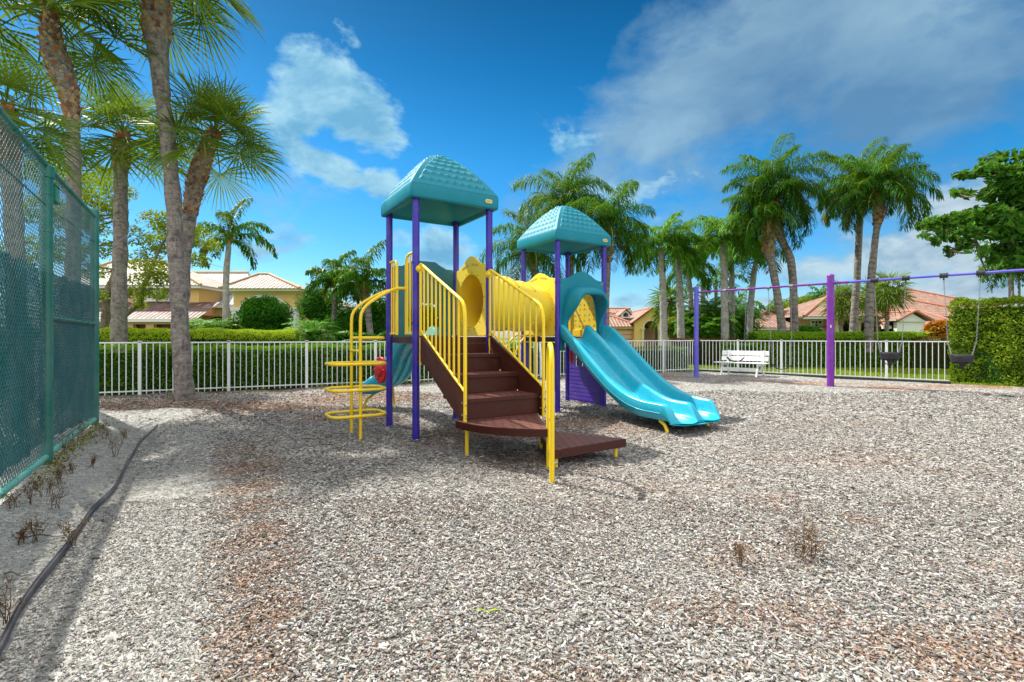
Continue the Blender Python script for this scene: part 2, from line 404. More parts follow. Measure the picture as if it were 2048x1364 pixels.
def make_trunk(mb, P, R, n=40, seg=14, rough=0.05, ring=0.0, **k):
    P, R = smooth_path(P, R, n)
    R = R*(1 + rough*np.array([noise.noise(Vector((0, i*0.7, P[0][0]))) for i in range(n)]) + ring*(np.arange(n) % 2))
    s = len(mb.V)
    mb.tube(P, R, seg=seg, **k)
    v = mb.V[s]; nn = len(v)
    off = np.array([noise.noise(Vector(tuple(q*2.3))) for q in v])*rough*R.mean()*1.6
    c = np.repeat(P, seg, axis=0); d = v - c; d /= np.maximum(np.linalg.norm(d, axis=1, keepdims=True), 1e-6)
    mb.V[s] = v + d*off[:, None]
    return P, R
def boots(mb, P, R, i0, i1, n, size, out=0.45, mi=0):
    for j in range(n):
        x = i0 + (i1-i0)*j/n; i = min(int(x), len(P)-2); c = P[i]*(1-(x-i))+P[i+1]*(x-i)
        r = R[i]*(1-(x-i))+R[i+1]*(x-i); T = unit(P[min(i+1, len(P)-1)]-P[i]); 
        if T[2] < 0: T = -T
        a = j*2.39996; A = unit(np.cross(T, V3(1, .2, 0))); B = np.cross(T, A)
        N = A*math.cos(a)+B*math.sin(a); S = np.cross(T, N)
        w = size*rnd.uniform(.6, 1.0); h = size*rnd.uniform(1.2, 2.2); th = size*.35; tl = rnd.uniform(.5, 1.3)*out
        U = unit(T + N*tl); b = c + N*r*.86 + S*rnd.uniform(-.2, .2)*size
        D = unit(N - T*tl); lean = S*rnd.uniform(-.5, .5)*size
        v = [b-S*w-D*th*.2, b+S*w-D*th*.2, b+S*w+D*th, b-S*w+D*th, b+U*h-S*w*.45+lean, b+U*h+S*w*.45+lean, b+U*h+S*w*.4+D*th*.6+lean, b+U*h-S*w*.4+D*th*.6+lean]
        mb.add(v, [[0,3,2,1],[4,5,6,7],[0,1,5,4],[1,2,6,5],[2,3,7,6],[3,0,4,7]], tint=rnd.random(), mi=mi)
def sabal(spec, Y, label, R=1.5, pet=1.1, nf=34, boot=(0.0, 0.3), seed=0, group='fan palms', base_flare=True, tint0=.35, top_el=80, low_el=-50, crown_up=0.3, nseg=34):
    rnd.seed(seed)
    P, Rr = trunk_pts(spec, Y)      # first = top
    t = thing('fan_palm', tuple(P[-1]), label, 'palm tree', group)
    mb = MB(); PP, RR = make_trunk(mb, P, Rr, 60, 16, 0.10, mi=0)
    bm = mb
    n = len(PP); boots(mb, PP[::-1], RR[::-1], n*(1-boot[1]), n-1, int(60+190*boot[1]/0.3*0.8), RR.mean()*.40, .62, mi=1)
    finish(mb, 'trunk', [M_barkg, M_boot], t)
    acc = newacc(); top = PP[0]
    for i in range(nf):
        u = i/(nf-1); el = math.radians(top_el + (low_el-top_el)*u**0.85); az = i*2.39996 + rnd.uniform(-.25, .25)
        fan_frond(acc, top - Z*0.25*u + Z*0.05, az, el, pet*rnd.uniform(.8, 1.15), R*rnd.uniform(.85, 1.1)*(0.8 if u < .12 else 1), rnd.uniform(.1, .35)+.2*u, tint0 + .35*(1-u) + (rnd.uniform(.2, .5) if u > .93 else 0), nseg)
    finish(acc_to_mb(acc), 'crown', [M_sabal, M_sabal], t)
    return t
def queen(spec, Y, label, L=2.6, nf=22, seed=0, group='feather palms', cup=0, boot=.14, mat=None, barkm=None, ll=.65, hang=.8, tint0=.3, w=.045, top_el=82, low_el=-15, droop=1.7, name='feather_palm', n=34, plum=.7, bootn=26):
    rnd.seed(seed); P, Rr = trunk_pts(spec, Y)
    t = thing(name, tuple(P[-1]), label, 'palm tree', group)
    mb = MB(); PP, RR = make_trunk(mb, P, Rr, 44, 12, 0.06, ring=0.03, mi=0); n2 = len(PP)
    if boot: boots(mb, PP[::-1], RR[::-1], n2*(1-boot), n2-1, bootn, RR.mean()*.75, .7, mi=1)
    finish(mb, 'trunk', [barkm or M_barkq, M_boot], t)
    acc = newacc(); top = PP[0] + Z*cup
    for i in range(nf):
        u = i/(nf-1); el = math.radians(top_el + (low_el-top_el)*u**.8); az = i*2.39996 + rnd.uniform(-.3, .3)
        pinnate_frond(acc, top - Z*.25*u, az, el, L*rnd.uniform(.85, 1.12), droop*rnd.uniform(.8, 1.15)*(.55+.45*min(1, u*3)), ll, n, hang, tint0 + .45*(1-u) + rnd.uniform(-.08, .08) + (.62 if u > .86 and rnd.random() < .55 else 0), plum, w, .028, rnd.uniform(-.3, .3))
    # the closed spear leaf
    acc['tubes'].append(([top, top+Z*L*.45+V3(.05, 0, 0)], [.03, .006]))
    finish(acc_to_mb(acc), 'crown', [mat or M_queen, M_shaft], t)
    return t
def royal(spec, Y, label, L=2.6, nf=15, seed=0, shaft=1.1, **k):
    kk = dict(mat=M_royal, barkm=M_barkr, boot=0, hang=.75, ll=.8, n=50, cup=0, droop=1.9, low_el=5, name='royal_palm', group='royal palms', tint0=.35, plum=.9, w=.06)
    kk.update(k)
    t = queen(spec, Y, label, L, nf, seed, **kk)
    P, R = trunk_pts(spec[:2], Y); d = unit(P[0]-P[1]); r = R[0]
    mb = MB(); mb.tube([P[0]-d*shaft, P[0]-d*shaft*.9, P[0]-d*shaft*.5, P[0], P[0]+d*.25], [r*1.02, r*1.18, r*1.1, r*.75, r*.3], seg=12)
    finish(mb, 'crownshaft', M_shaft, t); return t

def leaves(mb, C, N, size, tint, mi=0, asp=.45, jit=.8, fold=.15):
    n = len(C); C = np.asarray(C, float)
    N = np.asarray(N, float) + rng.normal(size=(n, 3))*jit
    N /= np.maximum(np.linalg.norm(N, axis=1, keepdims=True), 1e-6)
    A = rng.normal(size=(n, 3)); A -= N*(A*N).sum(1, keepdims=True); A /= np.maximum(np.linalg.norm(A, axis=1, keepdims=True), 1e-6)
    B = np.cross(N, A); s = (np.asarray(size)*np.ones(n)*rng.uniform(.65, 1.2, n))[:, None]
    v = np.stack([C-A*s*.5, C+B*s*asp*.5+N*s*fold-A*s*.05, C+A*s*.5, C-B*s*asp*.5+N*s*fold-A*s*.05], 1).reshape(-1, 3)
    q = (np.arange(n)*4)[:, None] + np.array([0, 1, 2, 3])
    mb.add(v, q, tint=np.clip(tint, 0, 1), mi=mi)
def fbm(P, sc, off=0.0):
    return np.array([noise.fractal(Vector((float(a)*sc+off, float(b)*sc, float(c)*sc)), 0.9, 2.0, 4) for a, b, c in P])
def hedge(path, h, thick, label, mat, name='hedge', dens=420, size=.06, top_tint=.45, group=None, seed=1, wob=.06, z0=0.0, cat='hedge', round_top=.1, mat_top=None, face_tint=.35):
    """clipped hedge along a path; a box of leaves over a twiggy core"""
    path = np.array(path, float); mb = MB()
    r = np.random.default_rng(seed)
    Ls = np.linalg.norm(np.diff(path, axis=0), axis=1)
    mb2 = MB()
    nrm0 = None
    for k, Lk in enumerate(Ls):
        a, b = path[k], path[k+1]; d = (b-a)/Lk; nr = np.array([d[1], -d[0]])   # right-hand side
        if nr[1] > 0: nr = -nr                                               # faces the playground
        # core
        q = .82; c0 = a + d*.05; c1 = b - d*.05
        P4 = [c0 + nr*thick/2*q, c1 + nr*thick/2*q, c1 - nr*thick/2*q, c0 - nr*thick/2*q]
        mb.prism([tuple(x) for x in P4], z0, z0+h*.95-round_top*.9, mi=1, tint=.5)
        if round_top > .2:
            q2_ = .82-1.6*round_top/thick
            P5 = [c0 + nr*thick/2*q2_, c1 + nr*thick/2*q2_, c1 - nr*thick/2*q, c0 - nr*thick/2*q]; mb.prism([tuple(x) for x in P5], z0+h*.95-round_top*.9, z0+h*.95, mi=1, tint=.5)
        def put(n, along, across, z, nx, tt):
            x = a[None]+d[None]*along[:, None]+nr[None]*across[:, None]
            C = np.stack([x[:, 0], x[:, 1], z], 1); N = np.tile(np.array(nx), (n, 1)).astype(float)
            f = fbm(C[::1], 1.1, seed); f2 = fbm(C, 5.0, seed+7)
            C = C + N*(f*wob)[:, None] + N*r.uniform(-.07, .02, n)[:, None]
            leaves(mb, C, N, size, tt + f2*.35 + r.uniform(-.25, .25, n), 0)
        nf_ = int(Lk*h*dens)
        zz = r.uniform(0, 1, nf_)*h + z0
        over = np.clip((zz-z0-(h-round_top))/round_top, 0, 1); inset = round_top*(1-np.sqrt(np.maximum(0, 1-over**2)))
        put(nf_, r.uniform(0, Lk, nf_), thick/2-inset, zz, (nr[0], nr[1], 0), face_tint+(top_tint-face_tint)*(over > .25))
        if round_top > .2:
            nq = int(Lk*round_top*dens*1.6); th_ = r.uniform(.1, 1.57, nq)
            put(nq, r.uniform(0, Lk, nq), thick/2-round_top*(1-np.cos(th_)), z0+h-round_top*(1-np.sin(th_)), (nr[0]*.6, nr[1]*.6, .8), top_tint)  # rounded front shoulder: sunlight on the top is put into the leaf tint
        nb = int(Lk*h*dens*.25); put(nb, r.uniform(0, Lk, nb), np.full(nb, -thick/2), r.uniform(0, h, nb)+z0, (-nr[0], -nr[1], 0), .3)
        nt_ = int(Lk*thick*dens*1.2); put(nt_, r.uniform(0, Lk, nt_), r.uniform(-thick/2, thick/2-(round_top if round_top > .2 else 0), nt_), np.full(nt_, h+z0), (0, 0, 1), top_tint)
        for e, sg in ((0, -1), (Lk, 1)):
            if (k == 0 and sg == -1) or (k == len(Ls)-1 and sg == 1):
                ne = int(thick*h*dens); put(ne, np.full(ne, float(e)), r.uniform(-thick/2, thick/2, ne), r.uniform(0, h, ne)+z0, (d[0]*sg, d[1]*sg, 0), face_tint)
    mats = [mat, M_core] + ([mat_top] if mat_top else [])
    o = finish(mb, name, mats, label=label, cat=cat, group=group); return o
def blob_leaves(mb, c, rad, n, size, tint, mi=0, shell=.55, asp=.45, seed=0, lit=.25):
    d = rng.normal(size=(n, 3)); d /= np.linalg.norm(d, axis=1, keepdims=True)
    r = rng.uniform(shell, 1.0, n)**.7
    lump = 1 + .38*fbm(d*1.0, 2.0, seed)
    C = np.asarray(c) + d*np.asarray(rad)*(r*lump)[:, None]
    leaves(mb, C, d*.8+V3(0, 0, .5), size, tint + rng.uniform(-.3, .3, n), mi, asp)
def shrub(name, c, rad, label, mat, n=2500, size=.09, tint=.35, cat='shrub', lumps=7, group=None, core=True, seed=0, asp=.45):
    rnd.seed(seed); mb = MB(); c = np.asarray(c, float); rad = np.asarray(rad, float)
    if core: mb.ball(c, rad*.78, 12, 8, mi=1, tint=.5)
    blob_leaves(mb, c, rad, n, size, tint, seed=seed, shell=.8, asp=asp)
    for i in range(lumps):
        a = rnd.uniform(0, 6.28); e = rnd.uniform(-.1, 1.2)
        o = V3(math.cos(a)*math.cos(e), math.sin(a)*math.cos(e), math.sin(e))*rad*.75
        blob_leaves(mb, c+o, rad*.38, n//lumps, size, tint+rnd.uniform(-.15, .25), seed=seed+i, asp=asp)
    mb.tube([(c[0], c[1], 0), (c[0], c[1], max(.05, c[2]-rad[2]*.4))], .06, seg=6, mi=1)
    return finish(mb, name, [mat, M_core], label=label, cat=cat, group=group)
def rosette(name, base, label, mat, L=1.2, nf=26, ll=.3, seed=0, w=.03, hang=.2, el0=85, el1=5, droop=1.5, stem=.3, tint0=.5, cat='palm plant', group=None, n=22, trunk_r=.12, plum=.3):
    """cycad or pygmy date palm: short stem and a rosette of arching feather leaves"""
    rnd.seed(seed); base = np.asarray(base, float)
    t = thing(name, tuple(base), label, cat, group)
    mb = MB(); P, R = smooth_path([base, base+Z*stem*.5, base+Z*stem], [trunk_r*1.1, trunk_r, trunk_r*.9], 8); mb.tube(P, R, seg=10, mi=0)
    boots(mb, P, R, 1, 6, 30, trunk_r*.45, .6, mi=1); finish(mb, 'trunk', [M_barkq, M_boot], t)
    acc = newacc()
    for i in range(nf):
        u = i/(nf-1); el = math.radians(el0+(el1-el0)*u)
        pinnate_frond(acc, base+Z*stem, i*2.39996, el, L*rnd.uniform(.85, 1.1), droop*rnd.uniform(.8, 1.1), ll, n, hang, tint0+.3*(1-u), plum, w, .015)
    finish(acc_to_mb(acc), 'crown', [mat, M_shaft], t); return t
def dry_weed(name, x, y, h, label, n=7, seed=0, mat=None, lean=(0, 0), group=None, cat='weed', leaf=.012, nl=26, spread=.5):
    rnd.seed(seed); mb = MB()
    for i in range(n):
        a = rnd.uniform(0, 6.28); hh = h*rnd.uniform(.55, 1); p = V3(x+rnd.uniform(-.02, .02)*n*.3, y+rnd.uniform(-.02, .02)*n*.3, 0)
        P = [p]; d = unit(V3(math.cos(a)*spread*.6+lean[0], math.sin(a)*spread*.6+lean[1], 1.5))
        for k in range(7):
            d = unit(d + V3(rnd.uniform(-.25, .25), rnd.uniform(-.25, .25), .02)); P.append(P[-1]+d*hh/7)
        mb.tube(P, [.0035*(1-k/9) for k in range(8)], seg=4, tint=.2)
        P = np.array(P)
        C = P[rng.integers(2, 8, nl)] + rng.normal(size=(nl, 3))*h*.07
        for q in range(5):
            j = rnd.randint(2, 6); e = P[j] + V3(rnd.uniform(-1, 1), rnd.uniform(-1, 1), rnd.uniform(.2, 1.2))*h*.2
            mb.tube([P[j], (P[j]+e)/2+V3(0, 0, -.01), e], .0018, seg=3, tint=.3)
            C = np.concatenate([C, e + rng.normal(size=(6, 3))*h*.05])
        leaves(mb, C, np.zeros((len(C), 3))+V3(0, 0, .5), leaf*rnd.uniform(.8, 1.5), rng.uniform(0, 1, len(C)), asp=.4)
    return finish(mb, name, mat or M_dry, label=label, cat=cat, group=group)
# ------------------------------------------------------------------ camera, sun, sky
cam = bpy.data.cameras.new("camera"); camo = bpy.data.objects.new("camera", cam); COL.objects.link(camo)
camo.location = (0, 0, EYE); camo.rotation_euler = (math.radians(90), 0, 0)
cam.sensor_width = 36; cam.lens = F/2048*36; cam.shift_y = -7/2048; cam.clip_end = 3000; cam.clip_start = 0.05
scene.camera = camo
SUND = unit((-0.586, 0.451, 1.0))           # towards the sun
sun = bpy.data.lights.new("sun", 'SUN'); suno = bpy.data.objects.new("sun", sun); COL.objects.link(suno)
sun.energy = 4.6; sun.angle = math.radians(0.55); sun.color = (1.0, 0.955, 0.88)
suno.rotation_euler = Vector(tuple(SUND)).to_track_quat('Z', 'Y').to_euler(); suno.location = (-6, 5, 20)
w = bpy.data.worlds.new("World"); scene.world = w; w.use_nodes = True
t = NT(w.node_tree); out = t.n('ShaderNodeOutputWorld'); bg = t.n('ShaderNodeBackground'); t.l(bg.outputs[0], out.inputs[0])
sky = t.n('ShaderNodeTexSky', sky_type='NISHITA'); sky.sun_disc = False
sky.sun_elevation = math.asin(SUND[2]); sky.sun_rotation = math.atan2(SUND[0], SUND[1]); sky.dust_density = 0.6; sky.ozone_density = 2.2; sky.air_density = 1.0
hsv = t.n('ShaderNodeHueSaturation'); hsv.inputs['Saturation'].default_value = 1.45; hsv.inputs['Value'].default_value = 1.0; hsv.inputs['Hue'].default_value = 0.474
t.l(sky.outputs[0], hsv.inputs['Color'])
dirv = t.n('ShaderNodeTexCoord').outputs['Generated']; sp = t.n('ShaderNodeSeparateXYZ'); t.l(dirv, sp.inputs[0])
az = t.math('ARCTAN2', sp.outputs[0], sp.outputs[1]); el = t.math('ARCSINE', sp.outputs[2])
def ang(px, py): return math.atan2(px-CX, F), math.atan2(CY-py, math.hypot(F, px-CX))
def cloud_field(L):
    cur = None
    for px, py, rx, ry, rot, g in L:
        a0, e0 = ang(px, py); c, s_ = math.cos(rot), math.sin(rot)
        da = t.math('SUBTRACT', az, a0); de = t.math('SUBTRACT', el, e0)
        p = t.math('ADD', t.math('MULTIPLY', da, c*F/rx), t.math('MULTIPLY', de, s_*F/rx))
        q = t.math('ADD', t.math('MULTIPLY', da, -s_*F/ry), t.math('MULTIPLY', de, c*F/ry))
        d = t.math('SQRT', t.math('ADD', t.math('MULTIPLY', p, p), t.math('MULTIPLY', q, q)))
        v = t.math('MULTIPLY', t.mapr(d, 0.25, 1.35, 1, 0), g)
        cur = v if cur is None else t.math('MAXIMUM', cur, v)
    return cur
mp = t.n('ShaderNodeMapping'); mp.inputs['Scale'].default_value = (1, 1, 1.7); t.l(dirv, mp.inputs[0])
n_a = t.noise(mp.outputs[0], 6.5, 13, 0.60, 0.25)
mpo = t.n('ShaderNodeMapping'); mpo.inputs['Scale'].default_value = (1, 1, 1.7); mpo.inputs['Location'].default_value = (-.022, .0, .045); t.l(dirv, mpo.inputs[0])
n_off = t.noise(mpo.outputs[0], 6.5, 13, 0.60, 0.25); n_b = t.noise(mp.outputs[0], 12.0, 9, 0.6, 0.3); n_c = t.noise(mp.outputs[0], 2.2, 7, 0.55, 0.4)
cum = cloud_field([(655,180,110,90,0,1.05), (735,240,120,85,-.5,1.1), (600,225,80,60,0,.95), (790,285,60,50,0,.8), (650,330,120,50,-.3,.88), (770,365,75,50,0,.86), (885,510,90,75,0,1.05), (1000,560,120,50,0,.85), (1290,440,60,50,0,.7), (800,480,60,50,0,.7), (560,490,110,50,.3,.8), (470,600,120,40,0,.7), (700,75,60,34,-.4,.6), (545,500,75,60,0,.68), (600,600,70,30,0,.7),(1220,395,220,70,.2,.6),
                   (1150,300,90,70,0,.72), (1500,610,200,40,0,.7), (1260,605,90,28,0,.75), (1640,560,170,60,0,.7), (1780,520,260,80,0,.85), (1960,470,240,140,0,.8), (1900,600,260,60,0,.85)])
dens = t.math('ADD', cum, t.math('MULTIPLY', t.math('SUBTRACT', t.math('ADD', t.math('MULTIPLY', n_a, .7), t.math('MULTIPLY', n_b, .3)), .5), 2.3))
m1 = t.mapr(dens, .50, .76)
veil = cloud_field([(1340,230,260,170,.5,.9), (1560,110,420,190,.25,1.0), (1200,330,240,90,.5,.8), (1500,400,300,120,0,.62), (1850,160,330,150,.1,.95), (1900,430,300,140,0,.7), (560,380,260,110,0,.42), (250,120,260,200,0,.3)])
dv = t.math('ADD', veil, t.math('MULTIPLY', t.math('SUBTRACT', t.math('ADD', t.math('MULTIPLY', n_a, .45), t.math('ADD', t.math('MULTIPLY', n_c, .25), t.math('MULTIPLY', n_b, .3))), .5), 2.2))
m2 = t.math('MULTIPLY', t.mapr(dv, .38, .85), .80)
shade = t.mapr(t.math('ADD', t.math('MULTIPLY', n_a, .5), t.math('MULTIPLY', n_b, .5)), .42, .60)
edge = t.mapr(dens, .66, .98, 1, 0)
lit = t.math('ADD', t.math('MULTIPLY', t.math('SUBTRACT', n_a, n_off), 4.6), t.math('ADD', t.math('MULTIPLY', edge, .25), .42), True)
warm = t.mapr(az, .15, .75)
ccol = t.mix(lit, t.mix(warm, (.75, 2.0, 3.1, 1), (1.1, 1.8, 2.45, 1)), t.mix(warm, (1.75, 3.1, 3.9, 1), (2.5, 3.1, 3.5, 1)))
vcol = t.mix(t.mapr(n_c, .38, .62), (.60, 1.25, 2.05, 1), (1.6, 2.5, 3.1, 1))
# deeper blue overhead, paler near the horizon, warmer white low on the right
c0 = t.mix(1.0, hsv.outputs[0], t.ramp(t.mapr(el, 0.0, 0.62), [(0, (.55, .64, .76)), (.3, (.36, .54, .74)), (.55, (.27, .49, .66)), (.8, (.13, .34, .48)), (1, (.10, .24, .34))]), 'MULTIPLY')
c1 = t.mix(m2, c0, vcol); c2 = t.mix(m1, c1, ccol)
# bright neutral cloud added overhead and behind, out of view, as fill light
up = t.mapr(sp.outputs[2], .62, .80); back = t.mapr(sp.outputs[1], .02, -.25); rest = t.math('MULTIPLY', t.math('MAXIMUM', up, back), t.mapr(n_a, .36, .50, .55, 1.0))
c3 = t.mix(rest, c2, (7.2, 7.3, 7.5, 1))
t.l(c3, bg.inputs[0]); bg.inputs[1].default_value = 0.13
scene.view_settings.view_transform = 'Standard'; scene.view_settings.look = 'None'; scene.view_settings.gamma = 1; scene.view_settings.exposure = 0.84

# ------------------------------------------------------------------ ground
FL = lambda x: 16.35 + 0.5*x            # near-left fence line
FR = lambda x: 27.9 - x                 # right fence line
EDGE = np.array([(-1.9,1.55),(-2.27,2.14),(-2.55,2.54),(-2.90,3.13),(-3.40,3.945),(-3.64,4.4),(-4.03,5.04),(-4.44,5.67),(-5.03,6.64),(-5.60,7.69)])
def edge_x(y): return np.interp(y, EDGE[:, 1], EDGE[:, 0], left=-1.9, right=-5.7)
BROWN = [(-1.12,2.0,.20,.4,.80), (-1.28,2.4,.20,.4,.80), (-1.5,2.85,.22,.4,.80), (-1.78,3.35,.25,.4,.80), (-2.1,3.9,.28,.4,.80), (-2.45,4.5,.32,.45,.80), (-2.9,5.2,.45,.5,.8), (-3.5,6.0,.6,.5,.6), (-5.5,9.9,2.6,1.0,1.0), (-7.5,10.2,2.6,.9,1.0), (-3.4,11.2,2.2,1.3,.9), (-3.0,8.4,1.6,.6,.6),
         (-.5,6.9,1.2,.9,.75), (1.3,7.9,1.3,1.3,.8), (2.5,7.9,.9,.6,.9), (.2,5.6,.9,.6,.6), (.9,5.3,.8,.5,.5), (9.5,14.9,2.6,.7,.7), (10.5,13.5,1.4,.8,.7), (7.4,15.6,1.5,.7,.6), (13.2,13.9,2.5,.5,.9), (3.5,17.2,5,.7,.8), (1.2,2.45,.7,.25,.6), (2.0,2.15,.8,.3,.7), (.2,1.9,.7,.22,.55),
         (1.55,3.1,.6,.35,.55), (1.3,4.6,1.5,.6,.4), (3.6,5.6,1.4,.7,.45), (3.0,3.0,.5,.4,.4), (-.6,3.9,.8,.3,.3), (5.3,8.0,1.6,.8,.4), (2.3,4.2,.35,.3,.6), (2.65,3.7,.25,.2,.6)]
def brown(x, y):
    v = np.zeros_like(x)
    for bx, by, rx, ry, g in BROWN: v = np.maximum(v, g*np.exp(-((x-bx)/rx)**2-((y-by)/ry)**2))
    return v
def n2(x, y, sc, off=0.): return np.array([noise.fractal(Vector((float(a)*sc+off, float(b)*sc, off)), 0.8, 2.1, 4) for a, b in zip(x, y)])
def ground_z(x, y):
    left = np.clip((edge_x(y) - x)/1.2, 0, 1)*(y < 9)
    hump = .05*np.exp(-((x+6.2)/.55)**2-((y-8.95)/.35)**2)
    return .025*np.sin(x*1.3+.5)*np.sin(y*1.1) + .015*np.sin(x*3.1+y*2.3) + left*.05 + hump
xs = np.concatenate([-np.geomspace(14, 500, 14)[::-1], np.arange(-13.8, 16.01, .15), np.geomspace(16.3, 500, 14)])
ys = np.concatenate([-np.geomspace(2, 300, 8)[::-1], np.arange(-1.5, 21, .15), np.geomspace(21.3, 1200, 18)])
X, Yg = np.meshgrid(xs, ys); fx, fy = X.ravel(), Yg.ravel()
inside = (fy < FL(fx)+.3) & (fy < FR(fx)+.3) & (fy > -2)
fz = np.where(inside & (np.abs(fx) < 16), ground_z(fx, fy), 0.0)
mb = MB(); nx, ny = len(xs), len(ys)
ii, jj = np.meshgrid(np.arange(nx-1), np.arange(ny-1)); a = (jj*nx+ii).ravel()
mb.add(np.stack([fx, fy, fz], 1), np.stack([a, a+1, a+nx+1, a+nx], 1), smooth=True)
m, t, b, o = newmat('wood_chip_mulch'); co = objco(t)
mpn = t.n('ShaderNodeMapping'); mpn.inputs['Scale'].default_value = (28, 46, 40); mpn.inputs['Rotation'].default_value = (0, 0, .35)
wob = t.n('ShaderNodeTexNoise'); wob.inputs['Scale'].default_value = 9; t.l(co, wob.inputs['Vector'])
va = t.n('ShaderNodeVectorMath', operation='MULTIPLY_ADD'); t.l(wob.outputs['Color'], va.inputs[0]); va.inputs[1].default_value = (.12, .12, 0); t.l(co, va.inputs[2])
t.l(va.outputs[0], mpn.inputs[0])
vo = t.n('ShaderNodeTexVoronoi'); vo.inputs['Scale'].default_value = 1.0; t.l(mpn.outputs[0], vo.inputs['Vector'])
spc = t.n('ShaderNodeSeparateColor'); t.l(vo.outputs['Color'], spc.inputs[0])
grey = t.ramp(spc.outputs[0], [(0, (.05,.042,.035)), (.25, (.13,.12,.105)), (.5, (.25,.24,.22)), (.75, (.38,.37,.34)), (1, (.52,.51,.47))])
brn = t.ramp(spc.outputs[0], [(0, (.05,.03,.02)), (.35, (.20,.10,.06)), (.7, (.36,.21,.13)), (1, (.52,.38,.28))])
sand = t.ramp(spc.outputs[1], [(0, (.26,.255,.225)), (.5, (.36,.352,.318)), (1, (.46,.45,.41))])
big = t.noise(co, .9, 6, .65); br = attr(t, 'brown')
c = t.mix(t.mapr(t.math('ADD', br, t.math('MULTIPLY', t.math('SUBTRACT', big, .5), .8)), .25, .75), grey, brn)
c = t.mix(attr(t, 'sand'), c, sand)
lw = attr(t, 'lawn'); gn = t.noise(co, 3.0, 6, .7)
c = t.mix(lw, c, t.ramp(gn, [(.3, (.06,.10,.012)), (.7, (.15,.22,.03))]))
t.l(c, b.inputs['Base Color']); b.inputs['Roughness'].default_value = .95; b.inputs['Specular IOR Level'].default_value = .15
bump(t, b, t.math('ADD', t.math('MULTIPLY', vo.outputs['Distance'], -.8), spc.outputs[2]), .9, .012)
M_ground = m
go = finish(mb, 'ground', M_ground, kind='structure')
go['label'] = 'wood chip mulch ground with grey and brown patches'
def vattr(o, name, vals):
    a = o.data.attributes.new(name, 'FLOAT', 'POINT'); a.data.foreach_set('value', vals.astype(np.float32))
vattr(go, 'brown', brown(fx, fy))
sandm = np.clip((edge_x(fy)+.02-fx)/.25, 0, 1)*(fy < 9.2)*inside*np.clip((9.2-fy)/1.2, 0, 1)
hum = np.exp(-((fx+6.2)/.6)**2-((fy-8.95)/.4)**2)
band = np.clip((1.15-(fx-edge_x(fy)))/.25, 0, 1)*(fx > edge_x(fy))*(fy < 7.5)*inside*.6
vattr(go, 'sand', np.maximum(np.maximum(sandm, hum*.7), band)); vattr(go, 'lawn', np.where(inside, 0., 1.))

# loose chips lying on it
def in_play(x, y): return (y < FL(x)-.12) & (y < FR(x)-.12)
bands = [(1.5, 3.2, 7600, .70), (3.2, 5.2, 6000, .78), (5.2, 8.0, 3600, .95), (8.0, 12.5, 1150, 1.45)]
Cx, Cy, Sc = [], [], []
for y0, y1, dn, scl in bands:
    A = (y1-y0)*(y0+y1)*1.12; n = int(A*dn)
    y = np.sqrt(rng.uniform(y0**2, y1**2, n)); x = rng.uniform(-1.12, 1.12, n)*y
    k = in_play(x, y); Cx.append(x[k]); Cy.append(y[k]); Sc.append(np.full(k.sum(), scl))
cx = np.concatenate(Cx); cy = np.concatenate(Cy); sc = np.concatenate(Sc); n = len(cx)
# patch noise from a coarse lattice
gx = np.arange(-15, 16, .12); gy = np.arange(0, 18, .12)
GX, GY = np.meshgrid(gx, gy)
NA = n2(GX.ravel(), GY.ravel(), .55, 3.).reshape(GX.shape); NB = n2(GX.ravel(), GY.ravel(), 2.6, 9.).reshape(GX.shape)
def lat(G, x, y): return G[np.clip(((y)/.12).astype(int), 0, len(gy)-1), np.clip(((x+15)/.12).astype(int), 0, len(gx)-1)]
bw = brown(cx, cy) + .33*lat(NA, cx, cy) + .28*lat(NB, cx, cy) + rng.normal(0, .10, n)
exx = edge_x(cy); leftof = (cx < exx+.03) & (cy < 9.2)
fine = np.clip((1.12-(cx-exx))/.28, 0, 1)*(cy < 7.5)     # pale fine chips next to the edging
keep = ~leftof | (rng.random(n) < .12)
pal = .86*np.array([(.095,.080,.066),(.185,.168,.146),(.285,.270,.245),(.405,.392,.362),(.51,.495,.455),(.62,.605,.56),(.40,.32,.25),(.31,.21,.145),(.20,.115,.08),(.43,.30,.21)])
pg = np.array([.08,.13,.17,.21,.20,.12,.06,.02,.005,.005]); pb = np.array([.08,.11,.09,.09,.07,.04,.17,.16,.09,.10]); pf = np.array([.01,.02,.07,.17,.33,.33,.06,.00,.0,.01])
u_ = rng.random(n); wb = np.clip((bw-.15)/.6, 0, 1); 
which = np.where(rng.random(n) < fine*.93, 2, np.where(rng.random(n) < wb, 1, 0))
cums = np.stack([np.cumsum(pg/pg.sum()), np.cumsum(pb/pb.sum()), np.cumsum(pf/pf.sum())])
ci = (u_[:, None] > cums[which]).sum(1).clip(0, 9)
colr = pal[ci]*rng.uniform(.85, 1.15, (n, 1))*(1+rng.normal(0, .04, (n, 3)))
Lc = rng.gamma(3.2, .0082, n).clip(.008, .085)*sc*np.where(which == 2, np.where(cy > 5.2, .75, .55), 1.0)*np.where(rng.random(n) < .04, 1.8, 1.0); Wc = Lc*rng.uniform(.22, .62, n).clip(0, 1)
Wc = np.minimum(Wc, .017*sc)
yaw = rng.uniform(0, math.pi, n); 
pit = rng.normal(0, .22, n); rol = rng.normal(0, .38, n)
A = np.stack([np.cos(yaw)*np.cos(pit), np.sin(yaw)*np.cos(pit), np.sin(pit)], 1)
B = np.stack([-np.sin(yaw)*np.cos(rol), np.cos(yaw)*np.cos(rol), np.sin(rol)], 1); Nn = np.cross(A, B)
gz = ground_z(cx, cy) + rng.uniform(.002, .020, n)*np.minimum(sc, 1.3) + .0*cx
C = np.stack([cx, cy, gz], 1)
